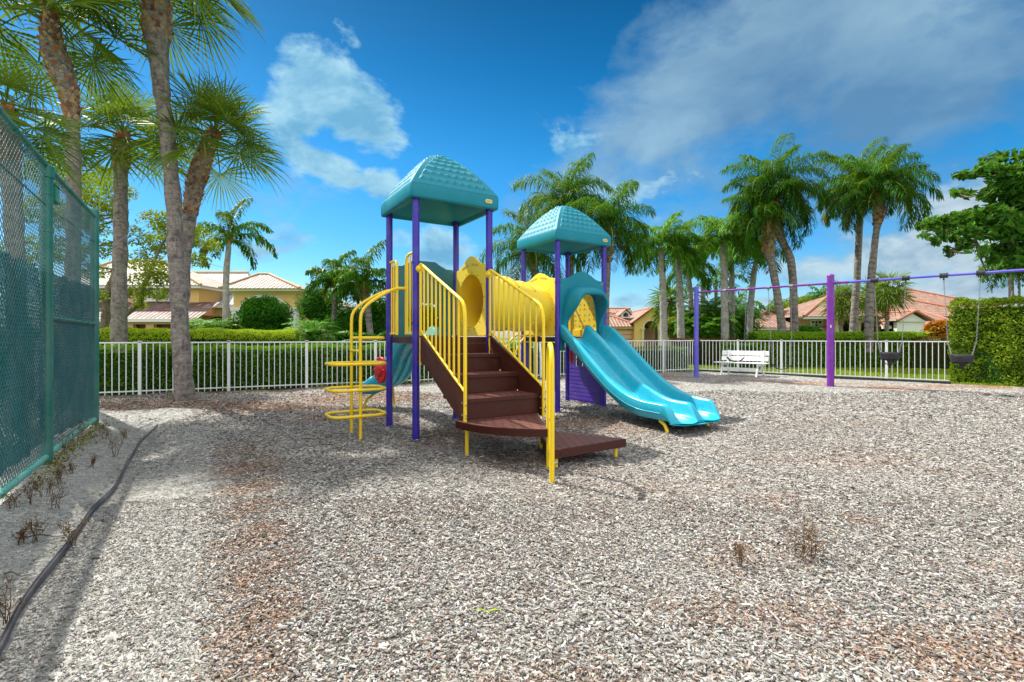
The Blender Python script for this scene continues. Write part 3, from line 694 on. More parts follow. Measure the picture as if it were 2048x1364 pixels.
def quadset(k, thick):
    a = A[k]*Lc[k, None]/2; b_ = B[k]*Wc[k, None]/2; c = C[k]; m_ = k.sum() if k.dtype == bool else len(k)
    j = lambda: rng.uniform(.45, 1.1, (m_, 1))
    top = np.stack([c-a*j()-b_*j(), c+a*j()-b_*j(), c+a*j()+b_*j(), c-a*j()+b_*j()], 1)
    if not thick: return top.reshape(-1, 3), (np.arange(m_)*4)[:, None]+np.array([0, 1, 2, 3]), 1
    bot = top - Nn[k][:, None, :]*rng.uniform(.003, .007, (m_, 1, 1)) 
    v = np.concatenate([top, bot], 1).reshape(-1, 3)
    fcs = np.array([[0,1,2,3],[0,4,5,1],[1,5,6,2],[2,6,7,3],[3,7,4,0]])
    return v, ((np.arange(m_)*8)[:, None, None]+fcs).reshape(-1, 4), 5
near = keep & (cy < 4.2); far = keep & ~near
mb = MB(); cols = []
for k, th in ((near, True), (far, False)):
    v, f, rep = quadset(k, th); mb.add(v, f); cols.append(np.repeat(colr[k], rep, axis=0))
m, t, b, o = newmat('loose_wood_chip')
ca = t.n('ShaderNodeAttribute', attribute_name='chip'); co = objco(t); nn_ = t.noise(co, 160, 3, .7)
t.l(t.mix(t.mapr(nn_, .3, .75, 0, .5), ca.outputs['Color'], (.12, .10, .09, 1)), b.inputs['Base Color'])
b.inputs['Roughness'].default_value = .9; b.inputs['Specular IOR Level'].default_value = .2
ch = finish(mb, 'wood_chips', m, label='loose grey and brown wood chips covering the playground floor', cat='wood chips', kind='stuff')
cc = np.concatenate(cols); ca = ch.data.attributes.new('chip', 'FLOAT_COLOR', 'FACE')
ca.data.foreach_set('color', np.concatenate([cc, np.ones((len(cc), 1))], 1).astype(np.float32).ravel())
# fine shell gravel left of the edging
n = 42000; y = np.sqrt(rng.uniform(1.5**2, 8.6**2, n)); x = rng.uniform(-1.15, -.35, n)*y; k = x < edge_x(y)-.03
x, y = x[k], y[k]; n = len(x); mb = MB()
leaves(mb, np.stack([x, y, ground_z(x, y)+.003], 1), np.tile(V3(0, 0, 1), (n, 1)), rng.uniform(.006, .02, n), rng.random(n), asp=.7, jit=.35)
m, t, b, o = newmat('fine_gravel'); t.l(t.ramp(attr(t, 'tint'), [(0, (.20,.18,.15)), (.3, (.42,.41,.37)), (1, (.62,.61,.56))]), b.inputs['Base Color']); b.inputs['Roughness'].default_value = .95
finish(mb, 'gravel', m, label='fine pale gravel beside the green chain link fence', cat='gravel', kind='stuff')
# plastic edging strip
mb = MB(); P, R = smooth_path([(x, y, 0) for x, y in EDGE], [1]*len(EDGE), 90)
rings = []
for i in range(len(P)):
    T = unit(P[min(i+1, 89)]-P[max(i-1, 0)]); S = np.cross(T, Z); g = float(ground_z(np.array([P[i][0]]), np.array([P[i][1]]))[0])
    hh = .066 - .03*i/89 + .006*math.sin(i*.37); sx = .004*math.sin(i*.33)
    prof = [(-.005, -.05), (-.005, hh-.030), (-.014, hh-.024), (-.016, hh-.010), (-.009, hh-.002), (-.002, hh-.014), (.006, hh-.004), (.013, hh-.009), (.015, hh-.020), (.006, hh-.028), (.006, -.05)]
    rings.append([V3(P[i][0], P[i][1], g) + S*(a_+sx) + Z*b_ for a_, b_ in [(q_[0]*.72, q_[1]) for q_ in prof]])
mb.loft(rings, cap0=True, cap1=True, smooth=False)
finish(mb, 'lawn_edging', plastic('dark_edging_plastic', (.075, .07, .075), .5, .5, dirt=.8), label='dark grey plastic edging strip curving between gravel and wood chips', cat='edging')
# lawn blades beyond the right fence
n = 52000; x = rng.uniform(5, 26, n); y = rng.uniform(13, 24, n); k = (y > FR(x)+.05) & (y < 23.6) & (x < y*1.15); x, y = x[k], y[k]; n = len(x)
mb = MB(); leaves(mb, np.stack([x, y, np.full(n, .03)], 1), np.tile(V3(.2, -.9, .25), (n, 1)), rng.uniform(.05, .10, n), rng.uniform(.1, 1, n), asp=.3, jit=.5)
finish(mb, 'grass', M_grass, label='short sunlit lawn grass behind the white fence', cat='grass', kind='stuff')
# ------------------------------------------------------------------ white fences
def white_fence(name, a, b, label, nb, first_post=True, dark_edge=False):
    a = np.array(a, float); b = np.array(b, float); L = np.linalg.norm(b-a); d = (b-a)/L; ang_ = math.atan2(d[1], d[0])
    t = thing(name, (a[0], a[1], 0), label, 'fence')
    top = 1.275
    for i in range(nb+1):
        if (i == 0 and not first_post) or (dark_edge and i == nb): continue
        p = a + d*L*i/nb; mb = MB(); mb.box((p[0], p[1], top/2), (.07, .07, top), rz=ang_)
        mb.box((p[0], p[1], top+.032), (.082, .082, .018), rz=ang_)
        bevel(finish(mb, 'post', M_white, t), .004)
    for i in range(nb):
        p0 = a + d*(L*i/nb+.037); p1 = a + d*(L*(i+1)/nb-.037); mb = MB(); c = (p0+p1)/2; ln = np.linalg.norm(p1-p0)
        mb.box((c[0], c[1], top), (ln, .04, .035), rz=ang_); mb.box((c[0], c[1], .10), (ln, .034, .03), rz=ang_)
        if dark_edge: pass
        bay = L/nb; npk = int(round(bay/.138))-1
        for j in range(npk):
            q = a + d*(bay*i + bay*(j+1)/(npk+1)); mb.box((q[0], q[1], (top-.0185+.02)/2), (.019, .019, top-.0385), rz=ang_)
        finish(mb, 'picket_panel', M_white, t)
    if dark_edge:
        mb = MB(); q0 = a; q1 = b; c = (a+b)/2; nr = np.array([d[1], -d[0]]); nr = nr if nr[1] < 0 else -nr; c = c + nr*.06
        mb.box((c[0], c[1], .035), (L, .03, .07), rz=ang_); finish(mb, 'kick_board', M_black, t)
    return t
cor = (7.70, 20.20)
white_fence('picket_fence', (-10.73, 10.985), cor, 'long white metal picket fence in front of the dark hedge, left of the bench', 11)
white_fence('picket_fence', (7.76, 20.14), (13.24, 14.66), 'white metal picket fence behind the swings, along the sunlit lawn', 5, False, True)
# ------------------------------------------------------------------ chain link fence
c1, c2 = np.array([-5.01, 5.23]), np.array([-6.68, 7.78]); dd = (c2-c1)/np.linalg.norm(c2-c1); span = np.linalg.norm(c2-c1)
c0 = c1 - dd*3.05; cm = c0 - dd*3.05
fence = thing('chain_link_fence', (c1[0], c1[1], 0), 'tall green chain link fence with dark windscreen and a gate', 'fence')
nrm = np.array([dd[1], -dd[0]]); nrm = nrm if nrm[0] > 0 else -nrm          # towards the playground
TOP = 3.22
def at3(p, z, off=0): return V3(p[0]+nrm[0]*off, p[1]+nrm[1]*off, z)
def clamp(mb, p, z, r): mb.tube([at3(p, z-.015), at3(p, z+.015)], r, seg=14, smooth=False)
for p, rr, hh, dome in ((c2, .055, 3.42, True), (c1, .055, TOP, False), (c0, .045, TOP, False), (cm, .045, TOP, False)):
    mb = MB(); mb.tube([at3(p, -.1), at3(p, hh)], rr, seg=18)
    if dome: mb.ball(at3(p, hh), (rr*1.12, rr*1.12, rr*.9), 14, 8)
    else: mb.tube([at3(p, hh-.1), at3(p, hh-.02), at3(p, hh+.02)], rr*1.22, seg=18)
    for z in (.35, .8, 1.25, 1.62, 2.1, 2.55, 2.95): clamp(mb, p, z, rr+.006)
    finish(mb, 'post', M_green, fence)
mb = MB(); mb.tube([at3(cm, TOP+.03), at3(c1, TOP+.03)], .027, seg=14); mb.tube([at3(c1, TOP+.03), at3(c2-dd*.05, 3.33)], .027, seg=14)
for q in np.arange(.3, 2.9, .42):
    s = c1+dd*q; z = TOP+.03+(.08*q/span); mb.tube([at3(s-dd*.012, z), at3(s+dd*.012, z)], .033, seg=12)
    s = c1-dd*q; mb.tube([at3(s-dd*.012, TOP+.03), at3(s+dd*.012, TOP+.03)], .033, seg=12)
finish(mb, 'top_rail', M_green, fence)
mb = MB(); mb.tube([at3(cm, .12), at3(c1-dd*.06, .12)], .032, seg=14); mb.tube([at3(c1+dd*.16, .13), at3(c2-dd*.06, .10)], .034, seg=14)
for q in np.arange(.35, 2.9, .38):
    s = c1+dd*q; mb.tube([at3(s-dd*.014, .125-.02*q/span), at3(s+dd*.014, .125-.02*q/span)], .041, seg=12)
    s = c1-dd*q; mb.tube([at3(s-dd*.014, .12), at3(s+dd*.014, .12)], .039, seg=12)
finish(mb, 'bottom_rail', plastic('pale_green_rail', (.12, .42, .33), .4, .3, dirt=.4), fence)
mb = MB(); mb.tube([at3(c1+dd*.13, 1.62), at3(c2-dd*.05, 1.62)], .024, seg=12)
for q in (.5, .95, 1.4, 1.85, 2.3, 2.7): s = c1+dd*q; mb.tube([at3(s-dd*.012, 1.62), at3(s+dd*.012, 1.62)], .03, seg=12)
finish(mb, 'middle_rail', M_green, fence)
mb = MB(); mb.tube([at3(c1+dd*.13, -.05), at3(c1+dd*.13, 2.95)], .024, seg=12)
for z in (.3, .9, 1.5, 2.1, 2.7): mb.tube([at3(c1+dd*.13, z), at3(c1+dd*.13, z+.03)], .03, seg=12)
finish(mb, 'gate_pole', M_green, fence)
mb = MB(); fz = math.atan2(dd[1], dd[0]); q = c1+dd*.15; mb.box(at3(q, 2.98, .01), (.17, .11, .16), rz=fz)
mb.box(at3(q, 3.068, .01), (.19, .13, .016), rz=fz); mb.box(at3(q, 2.895, .01), (.185, .125, .012), rz=fz)
bevel(finish(mb, 'latch_box', M_greenbx, fence), .004)
mb = MB(); mb.tube([at3(c1+dd*.08, 2.9, .02), at3(c1+dd*.085, 1.9, .03), at3(c1+dd*.08, .2, .03)], .006, seg=6); finish(mb, 'cable', M_black, fence)
def mesh_fabric(a, b, z0, z1, pitch=.052, r=.0023):
    L = np.linalg.norm(b-a); d = (b-a)/L; Hh = z1-z0; mb = MB(); V, Q = [], []; nv = 0
    seg = 3
    angs = np.arange(seg)*2*math.pi/seg
    for fam in (1, -1):
        s0 = -Hh if fam == 1 else 0.0; k = s0
        while k < (L if fam == 1 else L+Hh):
            # wire z - z0 = fam*(s - k)
            if fam == 1: sa, sb = max(k, 0), min(k+Hh, L); za, zb = z0+sa-k, z0+sb-k
            else: sa, sb = max(k-Hh, 0), min(k, L); za, zb = z0+k-sa, z0+k-sb
            if sb-sa > .01:
                A_ = V3(*(a+d*sa), za)+V3(nrm[0], nrm[1], 0)*.003*fam; B_ = V3(*(a+d*sb), zb)+V3(nrm[0], nrm[1], 0)*.003*fam
                T = unit(B_-A_); N1 = unit(np.cross(T, Z)); N2 = np.cross(T, N1)
                m_ = max(1, int((sb-sa)/1.0)); 
                ring = np.cos(angs)[:, None]*N1+np.sin(angs)[:, None]*N2
                V.append(np.concatenate([A_+ring*r, B_+ring*r])); Q.append(np.array([[i, (i+1) % seg, seg+(i+1) % seg, seg+i] for i in range(seg)])+nv); nv += 2*seg
            k += pitch*1.38
    mb.add(np.concatenate(V), np.concatenate(Q), smooth=True); return mb
finish(mesh_fabric(cm, c1, .1, TOP, r=.0034), 'wire_mesh', M_wire, fence)
finish(mesh_fabric(c1, c2, .1, TOP+.05, r=.0034), 'wire_mesh', M_wire, fence)
mb = MB()      # tension cable
P = [at3(c1+dd*span*i/20, 2.84+.06*i/20-.02*math.sin(i*.6)) for i in range(21)]; mb.tube(P, .007, seg=6)
P = [at3(cm+dd*6.1*i/20, 2.82) for i in range(21)]; mb.tube(P, .007, seg=6); finish(mb, 'tension_wire', M_wire, fence)
m, t, b, o = newmat('windscreen_fabric'); co = objco(t)
n1 = t.noise(co, 2.0, 5, .6); n3 = t.noise(co, 90, 3, .6)
c = t.mix(t.mapr(n1, .35, .7), (.008, .085, .095, 1), (.018, .14, .15, 1)); t.l(c, b.inputs['Base Color']); b.inputs['Roughness'].default_value = .8
tl = t.n('ShaderNodeBsdfTranslucent'); t.l(c, tl.inputs[0]); mt_ = t.n('ShaderNodeMixShader'); mt_.inputs[0].default_value = .35; t.l(b.outputs[0], mt_.inputs[1]); t.l(tl.outputs[0], mt_.inputs[2])
tr = t.n('ShaderNodeBsdfTransparent'); mx = t.n('ShaderNodeMixShader'); 
hole = t.mapr(n3, .54, .62, 0.0, .45); t.l(hole, mx.inputs[0]); t.l(mt_.outputs[0], mx.inputs[1]); t.l(tr.outputs[0], mx.inputs[2]); t.l(mx.outputs[0], o.inputs[0])
M_screen = m
def windscreen(a, b, zt0, zt1, zb0, zb1, n=40):
    mb = MB(); rows = []
    for k in range(7):
        ring = []
        for i in range(n+1):
            u = i/n; p = a+(b-a)*u; z = (zb0+(zb1-zb0)*u)*(1-k/6)+(zt0+(zt1-zt0)*u)*k/6
            ring.append(at3(p, z + (.012*math.sin(i*1.3) if k in (0, 6) else 0), -.025-.018*math.sin(i*.55+k*.8)-.010*math.sin(i*1.7+k*.4)))
        rows.append(ring)
    mb.loft(rows, closed=False); return mb
finish(windscreen(c0, c1-dd*.06, 2.13, 2.13, .22, .27), 'windscreen', M_screen, fence)
finish(windscreen(cm, c0-dd*.06, 2.13, 2.13, .2, .2), 'windscreen', M_screen, fence)
finish(windscreen(c1+dd*.14, c2-dd*.06, 2.13, 2.20, .28, .13), 'windscreen', M_screen, fence)
# ------------------------------------------------------------------ swing set
def bl(s): # point on the beam line at distance s from the first post
    return np.array([6.41+s*.697, 16.90-s*.717])
S2 = 4.0
sw = thing('swing_frame', (6.41, 16.90, 0), 'two bay swing frame with purple posts and a long blue top beam', 'swing frame')
BZ = 2.965
for s, rr, mt, hh in ((0, .078, M_purlt, 3.17), (S2, .092, M_magenta, 3.22), (2*S2+.45, .09, M_magenta, 3.2)):
    p = bl(s); mb = MB(); mb.tube([(p[0], p[1], -.2), (p[0], p[1], hh-.05)], rr, seg=24); mb.ball((p[0], p[1], hh-.05), (rr*1.05, rr*1.05, .07), 20, 8)
    o = finish(mb, 'post', mt, sw, label={0: 'blue violet post', S2: 'purple post'}.get(s))
    if s == S2:
        mb = MB(); q = unit(V3(-p[0], -p[1], 0)); mb.plate([(-.018, -.035), (.012, -.04), (.028, 0), (.012, .04), (-.018, .035), (0, 0)], .004, np.stack([unit(np.cross(Z, q)), Z, q], 1), V3(p[0], p[1], 1.72)+q*(rr+.003)); finish(mb, 'sticker', M_white, o, local=True)
mb = MB(); a, b_ = bl(.06), bl(S2-.08); mb.tube([(a[0], a[1], BZ), (b_[0], b_[1], BZ)], .032, seg=16); finish(mb, 'beam', M_magenta, sw)
mb = MB(); a, b_ = bl(S2+.45), bl(2*S2+.40); mb.tube([(a[0], a[1], BZ), (b_[0], b_[1], BZ)], .032, seg=16); finish(mb, 'beam', M_purlt, sw, label='long blue beam section')
mb = MB(); a, b_ = bl(S2+.08), bl(S2+.45); mb.tube([(a[0], a[1], BZ), (b_[0], b_[1], BZ)], .036, seg=16); finish(mb, 'beam_sleeve', M_magenta, sw)
HS = [.98, 1.67, 2.33, 2.97, 5.03, 5.70, 6.45, 7.12]
for i, s in enumerate(HS):
    p = bl(s); d = V3(.697, -.717, 0); c = V3(p[0], p[1], BZ); mb = MB(); k = 1.0 if i < 4 else 1.35
    mb.tube([c-d*.05*k, c+d*.05*k], .046*k, seg=14, smooth=False); mb.tube([c-d*.056*k, c-d*.04*k], .052*k, seg=14); mb.tube([c+d*.04*k, c+d*.056*k], .052*k, seg=14)
    mb.box(c-Z*.065*k, (.03, .05, .06), rz=math.atan2(-.717, .697)); finish(mb, 'hanger', M_steel if i < 4 else M_black, sw)
def chain(mb, a, b, link=.045, r=.0042):
    a, b = np.asarray(a, float), np.asarray(b, float); n = max(2, int(np.linalg.norm(b-a)/link)); T = unit(b-a); A1 = unit(np.cross(T, V3(.3, 1, .1))); A2 = np.cross(T, A1)
    for i in range(n):
        c = a+(b-a)*(i+.5)/n; S = A1 if i % 2 else A2; h = link*.62; w_ = .011
        mb.tube([c-T*h, c-T*h*.6+S*w_, c+T*h*.6+S*w_, c+T*h, c+T*h*.6-S*w_, c-T*h*.6-S*w_], r, seg=4, closed=True)
def belt_swing(i0, zb, label, off):
    pa, pb = bl(HS[i0]), bl(HS[i0+1]); mid = (pa+pb)/2; t = thing('belt_swing', (mid[0], mid[1], zb), label, 'swing', 'belt swings hanging from the far bay')
    d = V3(.697, -.717, 0); n3 = V3(-.717, -.697, 0); g = .42*.5; c = V3(mid[0], mid[1], zb)
    ends = []
    rings = []
    for k in range(17):
        u = k/16*2-1; z = zb + .13*u*u + .02*abs(u)**4; q = V3(mid[0], mid[1], 0)+d*(.27*u+off)+Z*z; T = unit(d*.27+Z*.26*u)
        Nn_ = np.cross(T, n3); w2 = .075-.02*abs(u)**3; rings.append([q+n3*w2-Nn_*.007, q+n3*w2+Nn_*.007, q-n3*w2+Nn_*.007, q-n3*w2-Nn_*.007])
    mb = MB(); mb.loft(rings, cap0=True, cap1=True); finish(mb, 'seat', M_black, t)
    for sg, p in ((-1, pa), (1, pb)):
        e = V3(mid[0], mid[1], 0)+d*(.27*sg+off)+Z*(zb+.15); mb = MB(); chain(mb, V3(p[0], p[1], BZ-.09), e); finish(mb, 'chain', M_steel, t)
belt_swing(0, .60, 'black belt swing in front of the white bench, next to the blue violet post', .0)
belt_swing(2, .42, 'lower hanging black belt swing between the white bench and the thick purple post', .06)
def bucket_swing(i0, zt, label, off):
    pa, pb = bl(HS[i0]), bl(HS[i0+1]); mid = (pa+pb)/2; t = thing('bucket_swing', (mid[0], mid[1], zt-.3), label, 'swing', 'bucket swings hanging from the near bay')
    d = V3(.697, -.717, 0); n3 = V3(-.717, -.697, 0); o = V3(mid[0], mid[1], 0)+d*off
    mb = MB(); N = 24
    def ring(z, rx, ry, dz=0): return [o+d*rx*math.cos(q)+n3*ry*math.sin(q)+Z*(z+dz*math.sin(q)) for q in np.arange(N)*2*math.pi/N]
    mb.loft([ring(zt-.20, .195, .165, .03), ring(zt-.08, .222, .185, .02), ring(zt, .232, .19), ring(zt+.008, .225, .183), ring(zt-.004, .215, .175), ring(zt-.19, .18, .15, .03), ring(zt-.20, .195, .165, .03)])
    # crotch straps meeting under the seat
    for q0 in (0.0, math.pi/2, math.pi, -math.pi/2):
        a_ = o+d*.185*math.cos(q0)+n3*.155*math.sin(q0)+Z*(zt-.17); b2 = o+d*.10*math.cos(q0)+n3*.08*math.sin(q0)+Z*(zt-.30); c2_ = o+Z*(zt-.345)
        S = -d*math.sin(q0)+n3*math.cos(q0); rings = []
        for p_, w_ in ((a_, .07), (a_*.45+b2*.55, .042), (b2, .04), (c2_, .05)):
            inn = unit(o-p_+V3(0, 0, .2)); inn = unit(V3(inn[0], inn[1], .5)); rings.append([p_+S*w_-inn*.006, p_+S*w_+inn*.006, p_-S*w_+inn*.006, p_-S*w_-inn*.006])
        mb.loft(rings, cap0=True, cap1=True)
    finish(mb, 'seat', M_black, t)
    for sg, p in ((-1, pa), (1, pb)):
        k = V3(p[0], p[1], 0)*.12+(o+d*sg*.25)*.88; k = V3(k[0], k[1], zt+.33); mb = MB(); chain(mb, V3(p[0], p[1], BZ-.10), k)
        for s2 in (-1, 1): e = o+d*sg*.19+n3*s2*.13+Z*(zt+.0); chain(mb, k, e, .04)
        finish(mb, 'chain', M_steel, t)
bucket_swing(4, 1.00, 'black bucket swing hanging in front of the white picket fence', 0)
bucket_swing(6, .97, 'black bucket swing hanging in front of the tall clipped hedge', 0)
# ------------------------------------------------------------------ bench
bc = V3(8.50, 17.95, 0); bang = math.atan2(-.707, .707)
bt = thing('park_bench', tuple(bc), 'white painted wooden bench standing by the far fence corner', 'bench', rz=bang)
# local: x along the bench, -y towards the camera
def plank(name, c, s, rx=0, par=bt, mt=M_benchw):
    mb = MB(); mb.box((0, 0, 0), s, M=Matrix.Rotation(rx, 3, 'X') if rx else None); mb.V[0] = mb.V[0]+np.array(c)
    o = finish(mb, name, mt, par, local=True); bevel(o, .005); return o
mb = MB(); 
for z, y in ((.62, .22), (.82, .27)): mb.box((0, y, z), (1.66, .03, .17), M=Matrix.Rotation(-.2, 3, 'X'))
bevel(finish(mb, 'backrest', M_benchw, bt, local=True), .005)
mb = MB()
for k, y in enumerate((-.26, -.10, .06)): mb.box((-.02, y, .47+.012*k*0), (1.8, .14, .035))
bevel(finish(mb, 'seat', M_benchw, bt, local=True), .005)
for sx in (-.62, .62):
    mb = MB(); 
    for y0, y1 in ((-.38, -.20), (.40, .13)):
        mb.add([(sx-.02, y0-.05, 0), (sx+.02, y0-.05, 0), (sx+.02, y0+.05, 0), (sx-.02, y0+.05, 0), (sx-.02, y1-.05, .45), (sx+.02, y1-.05, .45), (sx+.02, y1+.05, .45), (sx-.02, y1+.05, .45)], [[0,3,2,1],[4,5,6,7],[0,1,5,4],[1,2,6,5],[2,3,7,6],[3,0,4,7]])
    mb.box((sx+.0, 0, .405), (.046, .62, .085)); mb.box((sx*1.0+.045, .20, .62), (.035, .09, .62), M=Matrix.Rotation(-.2, 3, 'X'))
    finish(mb, 'leg', M_benchw, bt, local=True)
plank('stretcher', (0, -.26, .25), (1.20, .03, .10)); plank('stretcher', (0, .10, .20), (1.20, .14, .03))
# ------------------------------------------------------------------ play structure
U3 = V3(math.cos(math.radians(32)), math.sin(math.radians(32)), 0); V_3 = V3(-U3[1], U3[0], 0); W3 = -V_3
O1 = V3(-1.163, 7.645, 0); O2 = V3(1.057, 10.077, 0); HF = .59; DZ = 1.41
def T1(a, b, z=0): return O1 + U3*a + V_3*b + Z*z
def T2(a, b, z=0): return O2 + U3*a + V_3*b + Z*z
play = thing('play_structure', tuple(O1), 'purple, yellow and teal playground set with two roofed towers, stairs, tunnel and slides', 'playground set')
def pf(mb, name, mat, bev=0, label=None): 
    o = finish(mb, name, mat, play, label=label)
    if bev: bevel(o, bev)
    return o
def sub(mb, name, mat, par, bev=0):
    o = finish(mb, name, mat, par, local=True)
    if bev: bevel(o, bev)
    return o
PR = .051
for T, zt in ((T1, 3.42), (T2, 3.32)):
    for a, b in ((-HF, -HF), (HF, -HF), (HF, HF), (-HF, HF)):
        mb = MB(); mb.tube([T(a, b, -.15), T(a, b, zt)], PR, seg=24)
        o = pf(mb, 'post', M_pur)
        for z_, h_ in ((zt-.06, .06), (DZ-.05, .07), (1.60, .035), (2.46, .035)):
            mb = MB(); mb.tube([T(a, b, z_-h_/2), T(a, b, z_+h_/2)], PR+.006, seg=24)
            for q_ in (0.4, 2.0, 3.5, 5.1): d_ = U3*math.cos(q_)+V_3*math.sin(q_); mb.tube([T(a, b, z_)+d_*(PR), T(a, b, z_)+d_*(PR+.014)], .008, seg=6)
            sub(mb, 'collar', M_pur, o)
# roofs
def roof(T, ze, fas, zap):
    half = .69; Hh = zap-(ze+fas); mb = MB()
    def prof(r): return 1-r**1.60          # r 0 at the peak, 1 at the eave
    nu, nv = 130, 110
    def surf(s, r, disp=True):
        x = s*half*r; y = -half*r
        rr = r + .0
        z = ze+fas + Hh*prof(max(rr, 0.0001)**1.0)*1.0
        z -= .035*max(0, 1-r/.14)**1.5
        if disp:
            dh = (1-abs(s))*half*r; up = min((1-r)/.05, (r-.13)/.05); k = max(0, min(1, min((dh-.075)/.018, up)))
            z -= .016*k
            if k > 0:
                rows = 8.5; q = r*rows; best = 0; 
                tw = .122
                for rw in (math.floor(q)+1, math.floor(q)+2):
                    # rounded shingle whose lower edge reaches row rw; upper rows lie on top
                    yy = rw-q; xo = (.5 if rw % 2 else 0); xc = x/tw+xo; fxr = abs(xc-math.floor(xc)-.5)*2
                    low = .50*(1-math.sqrt(max(0, 1-fxr*fxr)))
                    if yy >= low: best = .046*(1-(yy-low)/1.45)-.004*fxr*fxr; break
                z += k*max(best, 0)
        return x, y, z
    for q in range(4):
        ca, sa = [(1, 0), (0, 1), (-1, 0), (0, -1)][q]; g = np.zeros((nv+1, nu+1, 3))
        for i in range(nv+1):
            r = 1-(i/nv)*.985
            for j in range(nu+1):
                x, y, z = surf(-1+2*j/nu, r); g[i, j] = (x*ca-y*sa, x*sa+y*ca, z)
        P = g.reshape(-1, 3); Wp = O1*0 + P[:, :1]*U3 + P[:, 1:2]*V_3 + P[:, 2:3]*Z + (T(0, 0, 0))
        f = [[i*(nu+1)+j, i*(nu+1)+j+1, (i+1)*(nu+1)+j+1, (i+1)*(nu+1)+j] for i in range(nv) for j in range(nu)]
        mb.add(Wp, np.array(f), smooth=True)
    def sq(h, z, rc=.05, n=5):
        pts = []
        for cx_, cy_, a0 in ((1, -1, -90), (1, 1, 0), (-1, 1, 90), (-1, -1, 180)):
            for k in range(n+1):
                a = math.radians(a0+90*k/n); pts.append(T(cx_*(h-rc)+rc*math.cos(a), cy_*(h-rc)+rc*math.sin(a), z))
        return pts
    hp = half
    mb.tube([T(0, 0, zap-.062), T(0, 0, zap-.03), T(0, 0, zap-.012), T(0, 0, zap-.004)], [.10, .085, .05, .005], seg=16)
    mb.loft([sq(hp+.002, ze+fas-.004, .012), sq(hp+.012, ze+fas-.03, .03), sq(hp+.014, ze+.03, .045), sq(hp+.006, ze+.006, .045), sq(hp-.02, ze, .04), sq(hp-.05, ze+.004, .03), sq(hp-.06, ze+.05, .03), sq(hp-.10, ze+.06, .05), sq(hp-.13, ze+.075, .06), sq(.38, ze+.22, .12), sq(.30, ze+.34, .12), sq(.28, ze+.36, .12)], cap1=True)
    o = pf(mb, 'roof', M_teal)
    mb = MB(); c = T(.52, -(hp+.014), ze+fas*.52)
    el_ = [(.058*math.copysign(abs(math.cos(a))**.6, math.cos(a)), .030*math.copysign(abs(math.sin(a))**.6, math.sin(a))) for a in np.arange(24)*2*math.pi/24]
    M3 = np.stack([U3, Z, W3], 1); mb.plate(el_, .012, M3, c); b = sub(mb, 'name_plate', M_badge, o, .002)
    mb = MB()
    for k, (x_, w_) in enumerate(((-.034, .011), (-.018, .009), (-.004, .010), (.011, .009), (.027, .012))): mb.plate([(x_-w_/2, -.010), (x_+w_/2, -.010), (x_+w_/2, .010+.003*(k % 2)), (x_-w_/2, .010)], .003, M3, c+W3*.0075)
    # unreadable raised marks
    sub(mb, 'raised_marks', M_badge2, o)
roof(T1, 3.345, .205, 4.25); roof(T2, 3.245, .195, 4.13)
# decks
def deck_slab(poly, z, th, mb=None):
    mb = mb or MB(); n = len(poly); p = np.array(poly); uv = [(float(np.dot(q, U3)), float(np.dot(q, V_3))) for q in p]
    top = [(q[0], q[1], z) for q in p]; bot = [(q[0], q[1], z-th) for q in p]
    mb.add(top, [list(range(n))], uv=uv); mb.add(bot, [list(range(n))[::-1]], uv=[(0.03, 0.03)]*n)
    for i in range(n):
        j = (i+1) % n; mb.add([bot[i], bot[j], top[j], top[i]], [[0, 1, 2, 3]], uv=[(.03, .0)]*4, mi=1)
    return mb
for T in (T1, T2):
    h = HF-.012; mb = deck_slab([T(-h, -h), T(h, -h), T(h, h), T(-h, h)], DZ, .095)
    pf(mb, 'deck', [M_perf, M_brown])
# stairs
def LS(s, z, off=.048): return T1(-HF+off, -HF, z) + W3*s
def RS(s, z, off=.048): return T1(HF-off, -HF, z) + W3*s
mb = deck_slab([LS(-.02, 0), RS(-.02, 0), RS(.0, 0), LS(.0, 0)], DZ, .1)
NOS = [(.42, 1.165), (.90, .92), (1.40, .675)]
prev = 0.0; zprev = DZ
for i, (s1, z) in enumerate(NOS):
    mb = MB(); a = -.02 if i == 0 else NOS[i-1][0]-.07
    q = [LS(a, 0), RS(a, 0), RS(s1, 0), LS(s1, 0)]; deck_slab(q, z, .045, mb); 
    # riser under the nosing
    r0, r1 = s1-.035, s1-.02; zb = (NOS[i+1][1] if i < 2 else .43)+.001
    rp = [LS(r0, 0), RS(r0, 0), RS(r1, 0), LS(r1, 0)]; mb.prism([tuple(x[:2]) for x in rp], zb, z-.045, mi=1)
    o = pf(mb, 'stair_step', [M_perf, M_brown]); bevel(o, .008, 3)
mb = MB(); rp = [LS(-.03, 0), RS(-.03, 0), RS(-.015, 0), LS(-.015, 0)]; mb.prism([tuple(x[:2]) for x in rp], 1.166, DZ-.096); pf(mb, 'stair_riser', M_brown)
for fn, sg in ((LS, -1), (RS, 1)):
    mb = MB(); c = fn(0, 0, .035); 
    poly = [(-.02, 1.44), (.10, 1.42), (1.40, .80), (1.475, .74), (1.475, .40), (1.40, .40), (.42, .93), (.20, 1.04), (-.02, 1.10)]
    mb.plate(poly, .022, np.stack([W3, Z, -U3], 1), fn(0, 0, .035)); o = pf(mb, 'stair_stringer', M_brown, .004)
    mb = MB(); mb.plate([(.10, 1.43), (1.40, .81), (1.40, .795), (.10, 1.415)], .045, np.stack([W3, Z, -U3], 1), fn(0, 0, .035)); sub(mb, 'flange', M_brown, o)
    mb = MB()
    for s_, z_ in ((.08, 1.36), (.12, 1.22), (1.43, .64), (1.43, .50)): 
        q = fn(s_, z_, .035); mb.tube([q-U3*.02, q+U3*.02], .012, seg=8)
    sub(mb, 'bolt', M_steel, o)
